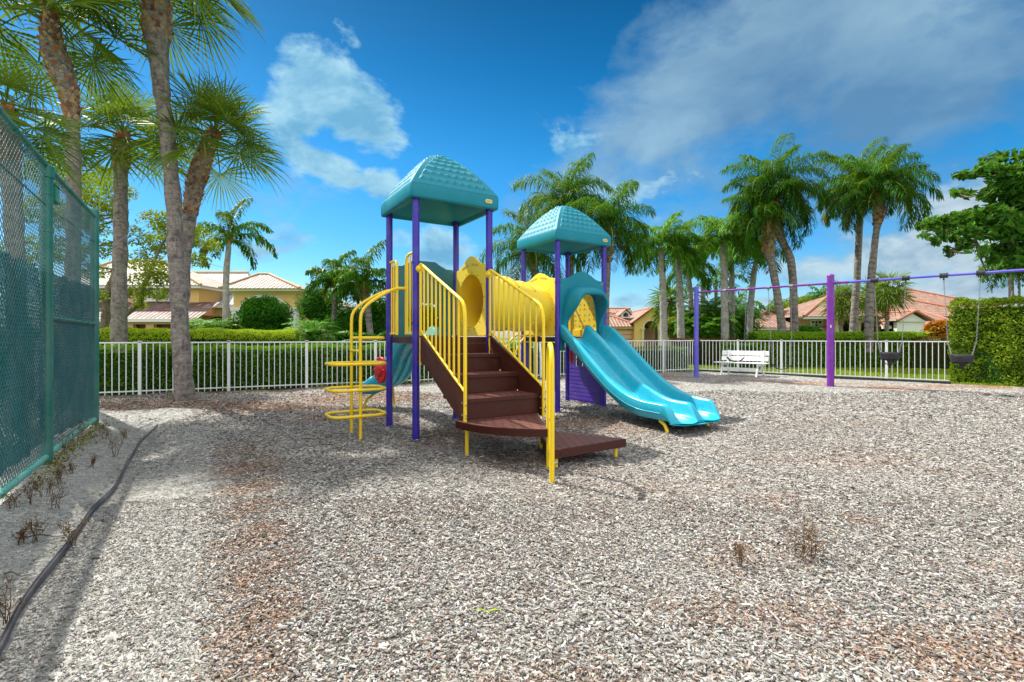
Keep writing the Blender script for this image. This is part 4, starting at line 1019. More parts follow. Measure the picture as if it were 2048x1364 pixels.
# stair guards
def guard(fn, name='stair_guard'):
    mb = MB(); r = .021; P0 = .02
    off = .035
    tz = lambda s: 2.42-.455*(s-.10); bz = lambda s: 1.47-.52*(s-.12)
    pts = [fn(.02, 2.40, off), fn(.10, 2.42, off), fn(.16, 2.40, off)]+[fn(s, tz(s), off) for s in (.5, 1.0, 1.33)]+[fn(1.41, tz(1.33)-.045, off), fn(1.455, tz(1.33)-.11, off), fn(1.475, tz(1.33)-.22, off), fn(1.475, .39, off)]
    mb.tube(pts, r, seg=12); mb.tube([fn(.12, bz(.12)+.02, off), fn(1.475, bz(1.475), off)], r*.8, seg=10)
    mb.tube([fn(.09, 2.41, off), fn(.09, 1.02, off)], r*.95, seg=10)
    for i in range(9):
        s = .22+1.13*i/8.3; mb.tube([fn(s, bz(s), off), fn(s, tz(s), off)], .0135, seg=8)
    o = pf(mb, name, M_yel)
    mb = MB(); q = fn(.0, 2.36, off); mb.disc_prism(q+W3*.055, W3+Z*.0, .055, .03, 20); mb.ball(q+W3*.075, (.05, .05, .05), 14, 8)
    sub(mb, 'post_clamp', M_yel, o)
    mb = MB()
    for z in (.50, .62, .47): q = fn(1.475, z, off); mb.tube([q, q+W3*.03], .009, seg=6)
    sub(mb, 'bolt', M_steel, o)
guard(LS); guard(RS)
# curved landing and low triangular step
Rr = RS(1.34, 0, .05)
L0 = LS(1.34, 0, -.02)
ar = math.atan2(*(L0-Rr)[[1, 0]]); rad = 1.15
arc = [Rr+V3(math.cos(ar+math.radians(61)*k/20), math.sin(ar+math.radians(61)*k/20), 0)*rad for k in range(21)]
mb = deck_slab([Rr]+arc, .43, .085); o = pf(mb, 'landing', [M_perf, M_brown], .006)
mb = MB()
for k in range(0, 100):   # fine ribs round the curved rim
    a = ar+math.radians(61)*(k+.5)/100; q = Rr+V3(math.cos(a), math.sin(a), 0)*(rad+.002); mb.box((q[0], q[1], .385), (.004, .004, .07), rz=a)
sub(mb, 'rim_ribs', M_brown, o)
Pp = arc[-1]; a2 = ar+math.radians(61)+.03; q0 = Rr+V3(.02, 0, 0); q1 = Rr+V3(math.cos(a2), math.sin(a2), 0)*1.17; a3 = a2+math.radians(57); q2 = Rr+V3(math.cos(a3), math.sin(a3), 0)*1.17
mb = deck_slab([q0, q1, q2], .205, .095); e = unit(q2-q1); nn2 = V3(e[1], -e[0], 0)
for k in (.12, .38, .62, .88): q = q1+(q2-q1)*k+Z*.155; mb.tube([q-nn2*.002, q+nn2*.004], .013, seg=8, mi=2)
o = pf(mb, 'low_step', [M_perf, M_brown, M_black])
mb = MB()
for (px_, py_), zt in (((-.54, 5.83), .345), ((.36, 6.05), .345), (tuple((q2-e*.10+V3(-.04, .06, 0))[:2]), .11), (tuple((q1+V3(.06, .12, 0))[:2]), .11)):
    mb = MB(); mb.tube([(px_, py_, -.1), (px_, py_, zt)], .023, seg=12); pf(mb, 'leg', M_yel)
# entry hand loop
hx = .393; mb = MB(); ya, yb = 4.775, 5.235; pts = [(hx, ya, -.1), (hx, ya, .5), (hx, ya, 1.13)]
for k in range(1, 10): a = math.pi*k/10; pts.append((hx, (ya+yb)/2-math.cos(a)*(yb-ya)/2, 1.13+.20*math.sin(a)))
pts += [(hx, yb, 1.13), (hx, yb, .5), (hx, yb, -.1)]; mb.tube(pts, .025, seg=14); o = pf(mb, 'hand_loop', M_yel)
mb = MB(); mb.tube([(hx-.004, ya+.02, .14), (hx+.06, ya+.10, .14)], .014, seg=8); mb.tube([(hx-.03, ya, .60), (hx+.004, ya, .60)], .010, seg=8); sub(mb, 'bolt', M_steel, o)

# panels with holes -------------------------------------------------
def panel_hole(mb, inside, hole, c, thick, M, O, **k):
    hole = [np.array(h, float) for h in hole]; c = np.array(c, float); outer = []
    for h in hole:
        d = (h-c)/np.linalg.norm(h-c); r = np.linalg.norm(h-c)
        lo, hi = r, 6.0
        st = r
        while st < 6 and inside(*(c+d*st)): st += .01
        outer.append(c+d*st)
    n = len(hole); M = np.array(M); O = np.asarray(O, float)
    def W(p, z): return M@np.array([p[0], p[1], z])+O
    v = [W(p, thick/2) for p in outer]+[W(p, thick/2) for p in hole]+[W(p, -thick/2) for p in outer]+[W(p, -thick/2) for p in hole]
    f = []
    for i in range(n):
        j = (i+1) % n; f += [[i, j, n+j, n+i], [2*n+j, 2*n+i, 3*n+i, 3*n+j], [i, 2*n+i, 2*n+j, j], [n+i, n+j, 3*n+j, 3*n+i]]
    mb.add(v, f, **k); return mb
def arch_shape(zb, zs, zp, hw=.535):
    def fn(x, z):
        if abs(x) > hw or z < zb: return False
        q = abs(x)/.46
        top = zs + ((zp-zs)*(math.cos(min(q, 1)*math.pi)*.5+.5) if q < 1 else 0)
        return z < top
    return fn
# tunnel
tc = 1.99
def circ(cx_, cz, r, n=96): return [(cx_+r*math.cos(2*math.pi*k/n), cz+r*math.sin(2*math.pi*k/n)) for k in range(n)]
for T, sg, zp in ((T1, 1, 2.72), (T2, -1, 2.68)):
    mb = MB(); hl = circ(0, tc, .435); M3 = np.stack([V_3*(1 if sg > 0 else -1)*-1, Z, U3*sg*-1], 1)
    # local across axis chosen so that the frame is right handed
    M3 = np.stack([np.cross(Z, -U3*sg), Z, -U3*sg], 1)
    panel_hole(mb, arch_shape(DZ+.02, 2.54, zp), hl, (0, tc), .045, M3, T(sg*HF, 0, 0)); o = pf(mb, 'tunnel_panel', M_yelp, .006)
    mb = MB()
    for x0, x1, z0, z1 in ((-.28, -.05, 2.53, 2.60), (.05, .28, 2.53, 2.60)):
        n_ = 8; 
        for k in range(n_):
            xa = x0+(x1-x0)*k/n_; xb = x0+(x1-x0)*(k+1)/n_; bow = lambda x: 2.62-.55*x*x
            mb.plate([(xa, bow(xa)-.05), (xb, bow(xb)-.05), (xb, bow(xb)-.04), (xa, bow(xa)-.04)], .05, M3, T(sg*HF, 0, 0)); mb.plate([(xa, bow(xa)-.03), (xb, bow(xb)-.03), (xb, bow(xb)-.022), (xa, bow(xa)-.022)], .05, M3, T(sg*HF, 0, 0))
    sub(mb, 'slot', M_badge2, o)
    mb = MB()
    for k in range(14):
        a = 2*math.pi*k/14+.1; 
        for s2 in (1, -1): q = M3@np.array([.475*math.cos(a), tc+.475*math.sin(a), s2*.024])+T(sg*HF, 0, 0); mb.tube([q-M3[:, 2]*.002, q+M3[:, 2]*.004*s2], .009, seg=6)
    sub(mb, 'bolt', M_black, o)
p0 = T1(HF, 0, tc); p3 = T2(-HF, 0, tc); b1 = p0+U3*.75; b2 = p3-U3*.75
tp = [((1-q)**3)*p0+3*q*(1-q)**2*b1+3*q*q*(1-q)*b2+q**3*p3 for q in np.linspace(0, 1, 31)]
rads = [.452+(.022 if i in (1, 29) else 0) for i in range(31)]
for i in (10, 20): rads[i] = .485
for i0, i1 in ((0, 10), (10, 20), (20, 30)):
    mb = MB(); P = np.array(tp[i0:i1+1]); R = np.array([.452]*len(P)); 
    mb.tube(P, R, seg=48, caps=False); mb.tube(P, R-.02, seg=48, caps=False)
    o = pf(mb, 'tunnel', M_yelp)
    for e in ((P[-1], P[-1]-P[-2]), ) if i1 < 30 else ():
        d = unit(e[1]); mb = MB(); ring = []
        mb.tube([e[0]-d*.022, e[0]-d*.018, e[0]+d*.018, e[0]+d*.022], [.44, .482, .482, .44], seg=48, caps=False); sub(mb, 'flange', M_yelp, o)
        mb = MB(); A1 = unit(np.cross(d, Z)); A2 = np.cross(d, A1)
        for k in range(10): a = 2*math.pi*k/10; q = e[0]+(A1*math.cos(a)+A2*math.sin(a))*.468; mb.tube([q-d*.03, q+d*.03], .009, seg=6)
        sub(mb, 'bolt', M_black, o)
# double slide ------------------------------------------------------
SO = T2(0, -HF, 0)
sT = [0, .10, .50, 1.0, 1.445, 1.785, 2.16, 2.55]; zT = [1.66, 1.64, 1.40, 1.02, .70, .53, .44, .42]
sB = [0, .15, .52, 1.02, 1.42, 1.74, 2.05, 2.47, 2.7]; zB = [1.40, 1.36, 1.15, .775, .49, .32, .225, .205, .20]
def cs(xs_, ys_, x):   # smooth interpolation
    xs_ = np.array(xs_); ys_ = np.array(ys_); m_ = np.gradient(ys_, xs_); i = int(np.clip(np.searchsorted(xs_, x)-1, 0, len(xs_)-2)); h = xs_[i+1]-xs_[i]; q = (x-xs_[i])/h
    q = min(max(q, 0), 1); return (2*q**3-3*q*q+1)*ys_[i]+(q**3-2*q*q+q)*h*m_[i]+(-2*q**3+3*q*q)*ys_[i+1]+(q**3-q*q)*h*m_[i+1]
ss = lambda x: (lambda y: y*y*(3-2*y))(min(1, max(0, x)))
yy_ = np.linspace(-.53, .53, 61)
rings = []
def ringat(s, end=0.0):
    pts = []; sk = lambda y: s-.20*y*min(1, s/.3)
    for y in yy_:
        top, bed = cs(sT, zT, sk(y)), cs(sB, zB, sk(y))
        l = abs(abs(y)-.265); g = ss((l-.165)/.065)
        gh = 1.0
        if abs(y) < .265: gh = 1.12*ss((s-.05)/.13)*(1-.16*ss((s-1.7)/.5))
        crown = 1-.10*((abs(y)-.50)/.04)**2 if abs(y) > .5 else 1
        z = bed+g*gh*(top-bed)*crown*math.cos(end*math.pi/2)**.9 - .045*end**2 - (0 if g > .5 else .012*(1-(l/.16)**2) if l < .16 else 0)
        lobe = math.sqrt(max(0, 1-((abs(y)-.265)/.30)**2)); se = s + end*(.10+.19*lobe)
        pts.append(SO+U3*y+W3*se+Z*z)
    k = 1-end; bl_ = .035*k+.022*(1-k)
    for y in (.552, .562, .555, .53, .47):
        top, bed = cs(sT, zT, sk(y)), cs(sB, zB, sk(y))
        zz = {.552: top-.012, .562: top-.035, .555: (top+bed)/2-.03, .53: bed-bl_, .47: bed-bl_-.012}[y]
        zz = zz*(1-end)+(bed-.065*end-.01*(y < .54)-.0)*end; lobe = math.sqrt(max(0, 1-((y-.265)/.30)**2)) if y < .565 else 0
        pts.append(SO+U3*y+W3*(s+end*(.10+.19*lobe))+Z*zz)
    for y in np.linspace(.40, -.40, 9):
        bed = cs(sB, zB, sk(y))
        lobe = math.sqrt(max(0, 1-((abs(y)-.265)/.30)**2)); rise = .05*(1-min(1, abs(abs(y)-.265)/.265))*0
        arch = (.10 if abs(y) < .06 else 0)*(1-end)
        pts.append(SO+U3*y+W3*(s+end*(.10+.185*lobe))+Z*(bed-bl_-.012+arch*.4-.05*end*end))
    for y in (-.47, -.53, -.555, -.562, -.552):
        top, bed = cs(sT, zT, sk(y)), cs(sB, zB, sk(y))
        ay = -y; zz = {.552: top-.012, .562: top-.035, .555: (top+bed)/2-.03, .53: bed-bl_, .47: bed-bl_-.012}[ay]
        zz = zz*(1-end)+(bed-.065*end-.01*(ay < .54))*end; lobe = math.sqrt(max(0, 1-((ay-.265)/.30)**2)) if ay < .565 else 0
        pts.append(SO+U3*y+W3*(s+end*(.10+.19*lobe))+Z*zz)
    return pts
for s in np.concatenate([[.03], np.linspace(.06, 2.48, 62)]): rings.append(ringat(s))
for e_ in (.08, .18, .3, .44, .58, .72, .84, .93, 1.0): rings.append(ringat(2.50, e_))
mb = MB(); mb.loft(rings, cap0=True, cap1=True); o = pf(mb, 'double_slide', M_slide)
sl = MB()
for y in (-.566, .566):    # moulded line along the side wall
    P = [SO+U3*y+W3*s+Z*(cs(sB, zB, s-.2*y)+.42*(cs(sT, zT, s-.2*y)-cs(sB, zB, s-.2*y))-.02) for s in np.linspace(.15, 2.45, 40)]; sl.tube(P, .006, seg=6)
sub(sl, 'side_moulding', M_slide, o)
for y in (-.47, .47):
    q = SO+U3*y+W3*2.46; mb = MB(); mb.tube([q+W3*.06-Z*.12, q+W3*.045+Z*.02, q+W3*.0+Z*.10, q-W3*.09+Z*.15], .026, seg=12); pf(mb, 'leg', M_yel)
# slide hood on the front of tower two
Mf = np.stack([U3, Z, W3], 1)
op = []
def openpt(q, hw0=.40, hw1=.35, zb=1.40, zt=2.27):
    # q 0..1 from bottom left over the top to bottom right
    a = math.pi*(1-q); cxx = math.cos(a); sz = math.sin(a)
    x = math.copysign(abs(cxx)**.42, cxx); z = sz**.42
    return np.array([x*(hw0*(1-z)+hw1*z), zb+(zt-zb)*z])
qs = np.linspace(0.0, 1, 65); inner = [openpt(q) for q in qs]
sh = arch_shape(1.30, 2.53, 2.70, .555); c0_ = np.array([0, 1.40])
outer = []
for p in inner:
    d = unit(np.array([p[0], p[1]-c0_[1]])); st = .3
    while sh(*(c0_+d*st)): st += .006
    outer.append(c0_+d*st)
outer[0] = np.array([-.555, 1.40]); outer[-1] = np.array([.555, 1.40])
def Wf(p, z): return Mf@np.array([p[0], p[1], z])+SO
mb = MB(); th = .03
mb.loft([[Wf(p, th) for p in outer], [Wf(p, th) for p in inner], [Wf(p, -th*.3) for p in inner], [Wf(p, -th*.3) for p in outer], [Wf(p, th) for p in outer]], closed=False, smooth=False)
base, mid1, mid2, lip, lip2, lin, inn = [], [], [], [], [], [], []
for p in inner:
    hgt = ss((p[1]-1.62)/.55); dep = .045+.30*hgt; d = unit(np.array([p[0]*1.0, (p[1]-1.75)*.9])) if p[1] > 1.75 else np.array([np.sign(p[0]), 0.0])
    base.append(Wf(p+d*.13*np.array([1, .9]), th)); mid1.append(Wf(p+d*(.125), th+dep*.45)); mid2.append(Wf(p+d*.085+np.array([0, -.02*hgt]), th+dep*.88))
    lip.append(Wf(p+d*.050+np.array([0, -.05*hgt]), th+dep*1.02)); lip2.append(Wf(p+d*.015+np.array([0, -.07*hgt]), th+dep*.99)); lin.append(Wf(p+d*.01+np.array([0, -.03*hgt]), th+dep*.8)); inn.append(Wf(p+d*.02, th))
mb.loft([base, mid1, mid2, lip, lip2, lin, inn], closed=False)
o = pf(mb, 'slide_hood', M_teal)
mb = MB(); mb.box(SO+U3*.50+W3*.034+Z*2.47, (.07, .006, .035), rz=math.radians(32)); sub(mb, 'label_plate', M_steel, o)
mb = MB()
for x in (-.50, .50):
    mb.box(SO+U3*x+W3*.01+Z*1.36, (.12, .05, .42), rz=math.radians(32)); 
sub(mb, 'base_bracket', M_tealdk, o, .008)
# hooded panel over the curved slide, back of tower one
SB = T1(0, HF, 0); Mb = np.stack([-U3, Z, V_3], 1)
hl = [(p[0], p[1]) for p in [openpt(q, .30, .27, DZ+.03, 1.98) for q in np.linspace(0, 1, 70)]]+[(.30-.60*k/20, DZ+.03) for k in range(1, 20)]
mb = MB(); panel_hole(mb, arch_shape(DZ-.1, 2.56, 2.74), hl, (0, 1.70), .045, Mb, SB); pf(mb, 'slide_panel', M_tealdk, .006)
# curved slide
cp = [(-1.476, 8.125, 1.38), (-1.66, 8.43, 1.32), (-1.88, 8.84, 1.10), (-2.06, 9.17, .82), (-2.28, 9.41, .56), (-2.58, 9.50, .40), (-2.93, 9.43, .35)]
CPt, _ = smooth_path(cp, [1]*7, 46); rings = []
for i in range(46):
    T = unit(CPt[min(i+1, 45)]-CPt[max(i-1, 0)]); S = unit(np.cross(T, Z)); Nn3 = unit(np.cross(S, T)); e_ = max(0, (i-41)/4); wd = .27*(1-.25*e_); hr = .26*(1-.55*e_)*(1 if i > 3 else .8)
    pts = []
    for y in np.linspace(-1, 1, 25): g = ss((abs(y)-.55)/.38); pts.append(CPt[i]+S*y*wd+Nn3*(g*hr-.02*(1-y*y))+T*e_*.05*math.sqrt(max(0, 1-y*y)))
    for y, h in ((1.08, .92), (1.10, .6), (.98, .05), (.75, -.22), (.45, -.26), (.40, -.20), (.10, -.20), (.05, -.26), (-.05, -.26), (-.10, -.20), (-.4, -.20), (-.45, -.26), (-.75, -.22), (-.98, .05), (-1.10, .6), (-1.08, .92)): pts.append(CPt[i]+S*y*wd+Nn3*h*hr+T*e_*.03)
    rings.append(pts)
mb = MB(); mb.loft(rings, cap0=True, cap1=True); pf(mb, 'curved_slide', M_slide)
for q in ((-2.90, 9.60, 0), (-2.36, 9.74, 0)):
    q = V3(*q); c = CPt[40] if q[0] < -2.6 else CPt[33]; mb = MB(); mb.tube([q-Z*.1, q+Z*.12, q+Z*.20+(c-q)*V3(.25, .25, 0), c-Z*.06], .025, seg=10); pf(mb, 'leg', M_yel)
# red play disc
dq = unit(V3(-.66, .75, 0)); dn = np.cross(dq, Z); rc = T1(-HF, HF, 1.03-.20)+dq*.30; rc[2] = .86
mb = MB(); mb.tube([rc-dn*.03, rc-dn*.02, rc+dn*.02, rc+dn*.03], [.20, .222, .222, .20], seg=32); mb.tube([rc+dn*.03, rc+dn*.05, rc+dn*.055], [.13, .12, .05], seg=24)
for a in range(6):
    q = rc+(dq*math.cos(a*1.047)+Z*math.sin(a*1.047))*.165; mb.ball(q-dn*.03, .022, 8, 6); mb.ball(q+dn*.03, .022, 8, 6)
mb.tube([rc-dn*.055, rc-dn*.05, rc-dn*.03], [.05, .12, .13], seg=24); mb.box((rc+T1(-HF, HF, .86))/2-dq*.0, (.20, .03, .05), rz=math.atan2(dq[1], dq[0])); pf(mb, 'spinner_disc', M_red)
# climber opening guards on the left face
def side_guard(t0, t1, zt, hook):
    f = lambda tt, z: T1(-HF, -HF+tt, z); mb = MB(); r = .019; lo = DZ+.03
    pts = [f(t0, lo)]+[f(t0, zt-.09), f(t0+(t1-t0)*.12, zt-.025), f(t0+(t1-t0)*.4, zt), f(t1, zt)] if hook == 1 else [f(t1, lo), f(t1, zt-.09), f(t1-(t1-t0)*.12, zt-.025), f(t1-(t1-t0)*.4, zt), f(t0, zt)]
    mb.tube(pts, r, seg=10)
    n = 3
    for k in range(n): tt = t0+(t1-t0)*(k+.6)/(n+.3) if hook == 1 else t1-(t1-t0)*(k+.6)/(n+.3); mb.tube([f(tt, lo), f(tt, zt-.01)], .0125, seg=8)
    mb.tube([f(t0, lo+.02), f(t1, lo+.02)], .016, seg=8); pf(mb, 'side_guard', M_yel)
side_guard(.80, 1.13, 2.60, 1); side_guard(.05, .40, 2.61, -1)
# loop climber
def K(u_, tt, z): return T1(-HF-u_, -HF+tt, z)
mb = MB()
for tt, te in ((.82, .80), (.32, .40)):
    pts = [K(.685, tt, -.1), K(.685, tt, .8), K(.685, tt, 1.62), K(.672, tt, 1.74), K(.62, tt, 1.83), K(.50, tt*.9+te*.1, 1.93), K(.28, te*.5+tt*.5, 2.06), K(.12, te, 2.12), K(.0, te, 2.12)]
    P, R = smooth_path(pts, [.0225]*len(pts), 40); m2_ = MB(); m2_.tube(P, R, seg=12); pf(m2_, 'climber_pole', M_yel)
def loop(z, u0, u1, t0, t1, half=False):
    rc_ = .16; pts = []
    for cu, ct, a0 in ((u1, t1, 0), (u0, t1, 90), (u0, t0, 180), (u1, t0, 270)):
        for k in range(7):
            a = math.radians(a0+90*k/6); su = -1 if cu == u1 else 1; st = -1 if ct == t1 else 1
            pts.append(K(cu+su*rc_+rc_*math.cos(a), ct+st*rc_*.9+rc_*.9*math.sin(a), z))
    m_ = MB()
    m_.tube(pts, .0215, seg=12, closed=True); pf(m_, 'climber_loop', M_yel)
for z in (.31, .67, 1.03): loop(z, .685-.38, .685+.38, .30, .84)
m_ = MB(); pts = [K(.685, .82, 1.395), K(.50, .82, 1.395), K(.38, .80, 1.395), K(.33, .70, 1.395), K(.33, .44, 1.395), K(.38, .34, 1.395), K(.50, .32, 1.395), K(.685, .32, 1.395)]; P, R = smooth_path(pts, [.0215]*8, 40); m_.tube(P, R, seg=12); pf(m_, 'climber_loop', M_yel)
m_ = MB(); m_.tube([K(.685, .82, 1.21), K(.685, .32, 1.21)], .018, seg=10); pf(m_, 'climber_rung', M_yel)
# play panels on the far right side of tower two
Mr = np.stack([np.cross(Z, -U3), Z, -U3], 1); SR = T2(HF, 0, 0)
hw = .53; mb = MB()
mb.plate([(-hw, DZ+.02), (hw, DZ+.02), (hw, 2.35), (.40, 2.42), (-.40, 2.42), (-hw, 2.35)], .03, Mr, SR); panel_mb = mb
mb = MB()
for x0, x1, z0, z1 in ((-.53, -.43, DZ+.02, 2.36), (.43, .53, DZ+.02, 2.36), (-.43, .43, 2.28, 2.38), (-.43, .43, DZ+.02, DZ+.16)): mb.plate([(x0, z0), (x1, z0), (x1, z1), (x0, z1)], .06, Mr, SR)
frame_mb = mb
mb = panel_mb; rnd.seed(5)
for r_ in range(7):
    for c_ in range(5):
        x0 = -.30+c_*.15; z0 = DZ+.24+r_*.115
        for k in range(3): a = rnd.uniform(0, 3.1); xx = x0+rnd.uniform(-.022, .022); zz = z0+rnd.uniform(-.02, .02); l = .016; mb.plate([(xx-l*math.cos(a)-.005, zz-l*math.sin(a)), (xx+l*math.cos(a)-.005, zz+l*math.sin(a)), (xx+l*math.cos(a)+.006, zz+l*math.sin(a)+.004), (xx-l*math.cos(a)+.006, zz-l*math.sin(a)+.004)], .036, Mr, SR, mi=1)
o = pf(mb, 'play_panel', [M_yelp, M_badge2]); sub(frame_mb, 'panel_frame', M_yel, o, .006)
mb = MB()
mb.plate([(-hw, .02), (hw, .02), (hw, .78), (-hw, .78)], .025, Mr, SR); 
for z in np.arange(.06, .78, .082): mb.plate([(-hw+.03, z), (hw-.03, z), (hw-.03, z+.06), (-hw+.03, z+.06)], .042, Mr, SR)
o = pf(mb, 'house_panel', M_panel, .003)
mb = MB(); 
for x0, x1, z0, z1 in ((-hw, -.36, .781, 1.30), (.36, hw, .781, 1.30), (-.36, .36, 1.20, 1.30)): mb.plate([(x0, z0), (x1, z0), (x1, z1), (x0, z1)], .03, Mr, SR)
for x in (-.2, -.03, .14): mb.plate([(x, .781), (x+.03, .781), (x+.03, 1.20), (x, 1.20)], .026, Mr, SR)
for z in (.90, 1.04): mb.plate([(-.36, z), (.36, z), (.36, z+.025), (-.36, z+.025)], .022, Mr, SR)
sub(mb, 'window_grid', M_panel, o)
mb = MB(); q = SR-U3*.12+V_3*(.30)+Z*1.0; mb.tube([q-Z*.17+V_3*.0, q-Z*.14, q+Z*.14, q+Z*.17], [.01, .038, .038, .01], seg=14); mb.tube([q, q+U3*.12], .012, seg=6); pf(mb, 'turning_drum', M_red)
# siding on the back face below deck and a dark board on the tunnel side
Mk = np.stack([U3, Z, W3], 1); 
mb = MB(); mb.plate([(.40, .03), (.53, .03), (.53, 1.30), (.40, 1.30)], .03, np.stack([-U3, Z, V_3], 1)*np.array([1, 1, 1]), T2(0, HF, 0)); pf(mb, 'corner_board', M_purlt, .004)
mb = MB(); Ml = np.stack([np.cross(Z, -U3), Z, -U3], 1)
pl = [(.53, 1.30), (.08, 1.30), (.10, 1.0), (.16, .72), (.27, .50), (.40, .40), (.53, .36)]
pl = [(-x, z) for x, z in pl][::-1]
# the deep brown curved climbing wall beside the tunnel tower
Ml = np.stack([V_3, Z, U3], 1); mb.plate([(x, z) for x, z in pl], .04, Ml, T2(-HF, 0, 0)); pf(mb, 'curved_wall', M_brown, .005)
# arched pod climber behind the stairs
for k, dx in ((0, 0.), (1, .42)):
    base = T2(-HF-.05, .52+dx*.0, 0); a0 = T2(-HF-.04, .10+dx, 1.42); pts = [a0, a0-U3*.20+Z*.02, a0-U3*.42-Z*.22, a0-U3*.55-Z*.62, a0-U3*.60-Z*1.1, a0-U3*.60-Z*1.5]
    P, R = smooth_path(pts, [.018]*6, 26); mb = MB(); mb.tube(P, R, seg=10); pf(mb, 'arch_pole', M_yel)
for k, (z, du) in enumerate(((.35, .60), (.70, .56), (1.02, .45))):
    c = T2(-HF-.04-du, .31, z); rings = []
    for dz, rr in ((-.03, .10), (-.02, .15), (.015, .17), (.03, .13)): rings.append([c+Z*dz+V_3*rr*1.25*math.cos(a)+U3*rr*.75*math.sin(a) for a in np.arange(20)*math.pi/10])
    mb = MB(); mb.loft(rings, cap0=True, cap1=True); pf(mb, 'climbing_pod', M_brown)
# guard on the far face of tower two and rail discs
mb = MB(); f = lambda tt, z: T2(-HF+tt, HF, z); mb.tube([f(.05, 2.45), f(1.13, 2.45)], .019, seg=8); mb.tube([f(.05, 1.46), f(1.13, 1.46)], .016, seg=8)
for k in range(9): mb.tube([f(.10+k*.123, 1.46), f(.10+k*.123, 2.45)], .0125, seg=6)
pf(mb, 'back_guard', M_pur)
M_ridgeA = stucco('buff_ridge_tile', (.48, .33, .20)); M_ridgeR = stucco('terracotta_ridge_tile', (.42, .17, .11))
# ------------------------------------------------------------------ houses
def roof_faces(mb, faces, mi=0):
    for f in faces:
        P = np.array(f, float); n = unit(np.cross(P[1]-P[0], P[2]-P[0])); 
        if n[2] < 0: n = -n
        h = unit(np.cross(Z, n)) if abs(n[2]) < .999 else V3(1, 0, 0); up = np.cross(n, h)
        mb.add(P, [list(range(len(P)))], uv=[(float(p@h), float(p@up)) for p in P], mi=mi)
def hip(mb, x0, x1, y0, y1, ze, zr, rl=None, axis='x', mi=0, dx=0):
    xm, ym = (x0+x1)/2, (y0+y1)/2
    if axis == 'x':
        r = (y1-y0)/2 if rl is None else (x1-x0-rl)/2; a, b = V3(x0+r+dx, ym, zr), V3(x1-r+dx, ym, zr)
        c = [V3(x0, y0, ze), V3(x1, y0, ze), V3(x1, y1, ze), V3(x0, y1, ze)]
        roof_faces(mb, [[c[0], c[1], b, a], [c[2], c[3], a, b], [c[1], c[2], b], [c[3], c[0], a]], mi); hips = [(c[0], a), (c[1], b), (a, b)]
    else:
        r = (x1-x0)/2 if rl is None else (y1-y0-rl)/2; a, b = V3(xm, y0+r, zr), V3(xm, y1-r, zr)
        c = [V3(x0, y0, ze), V3(x1, y0, ze), V3(x1, y1, ze), V3(x0, y1, ze)]
        roof_faces(mb, [[c[0], c[1], a], [c[1], c[2], b, a], [c[2], c[3], b], [c[3], c[0], a, b]], mi); hips = [(c[0], a), (c[1], a), (a, b)]
    for p, q in hips:
        if np.linalg.norm(p-q) > .1: mb.tube([p+Z*.03, q+Z*.03], .10, seg=8, mi=1)
    return c
def boxp(name, x0, x1, y0, y1, z0, z1, mat, par, bev=0):
    mb = MB(); mb.box(((x0+x1)/2, (y0+y1)/2, (z0+z1)/2), (x1-x0, y1-y0, z1-z0)); o = finish(mb, name, mat, par, local=True)
    return o
def window(par, x0, x1, z0, z1, y, mull=1, fr=.09, fm=None, sill=True, rows=1):
    fm = fm or M_trimA; mb = MB()
    for a in ((x0-fr, x0, z0, z1), (x1, x1+fr, z0, z1), (x0-fr, x1+fr, z1, z1+fr), (x0-fr, x1+fr, z0-fr, z0)): mb.box(((a[0]+a[1])/2, y-.03, (a[2]+a[3])/2), (a[1]-a[0], .1, a[3]-a[2]))
    for k in range(1, mull+1): x = x0+(x1-x0)*k/(mull+1); mb.box((x, y-.02, (z0+z1)/2), (.06, .07, z1-z0))
    for k in range(1, rows): z = z0+(z1-z0)*k/rows; mb.box(((x0+x1)/2, y-.015, z), (x1-x0, .05, .05))
    w_ = finish(mb, 'window', fm, par, local=True); mb = MB(); mb.box(((x0+x1)/2, y-.002, (z0+z1)/2), (x1-x0, .02, z1-z0)); finish(mb, 'pane', M_glass, w_, local=True)
    if sill: mb = MB(); mb.box(((x0+x1)/2, y-.09, z0-fr-.05), (x1-x0+.4, .18, .10)); finish(mb, 'sill', fm, w_, local=True)
def arch_wall(name, x0, x1, z0, z1, y, hx0, hx1, hz, hs, mat, par, th=.25, trim=None, tw=.2):
    """wall with an arched opening: hs is the springing height, hz the crown"""
    cx_ = (hx0+hx1)/2; r = (hx1-hx0)/2; hole = []
    arc_ = [(cx_+r*math.cos(a), hs+(hz-hs)*math.sin(a)) for a in np.linspace(0, math.pi, 25)]
    left = [(x0, z0), (hx0, z0)]+arc_[::-1][:13]+[(cx_, z1), (x0, z1)]; right = [(hx1, z0), (x1, z0), (x1, z1), (cx_, z1)]+arc_[::-1][12:]
    M3 = np.stack([V3(1, 0, 0), Z, V3(0, -1, 0)], 1); mb = MB()
    for pl in (left, right): mb.plate(pl, th, M3, V3(0, y, 0))
    o = finish(mb, name, mat, par, local=True)
    if trim:
        mb = MB(); out = [(cx_+(r+tw)*math.cos(a), hs+(hz-hs+tw)*math.sin(a)) for a in np.linspace(0, math.pi, 25)]
        mb.plate([(hx1+tw, z0)]+out+[(hx0-tw, z0), (hx0, z0)]+arc_[::-1]+[(hx1, z0)], th+.12, M3, V3(0, y, 0)); finish(mb, 'arch_trim', trim, o, local=True)
    return o
def HX(px, Y): return wx(px, Y)
def HZ(py, Y): return wz(py, Y)
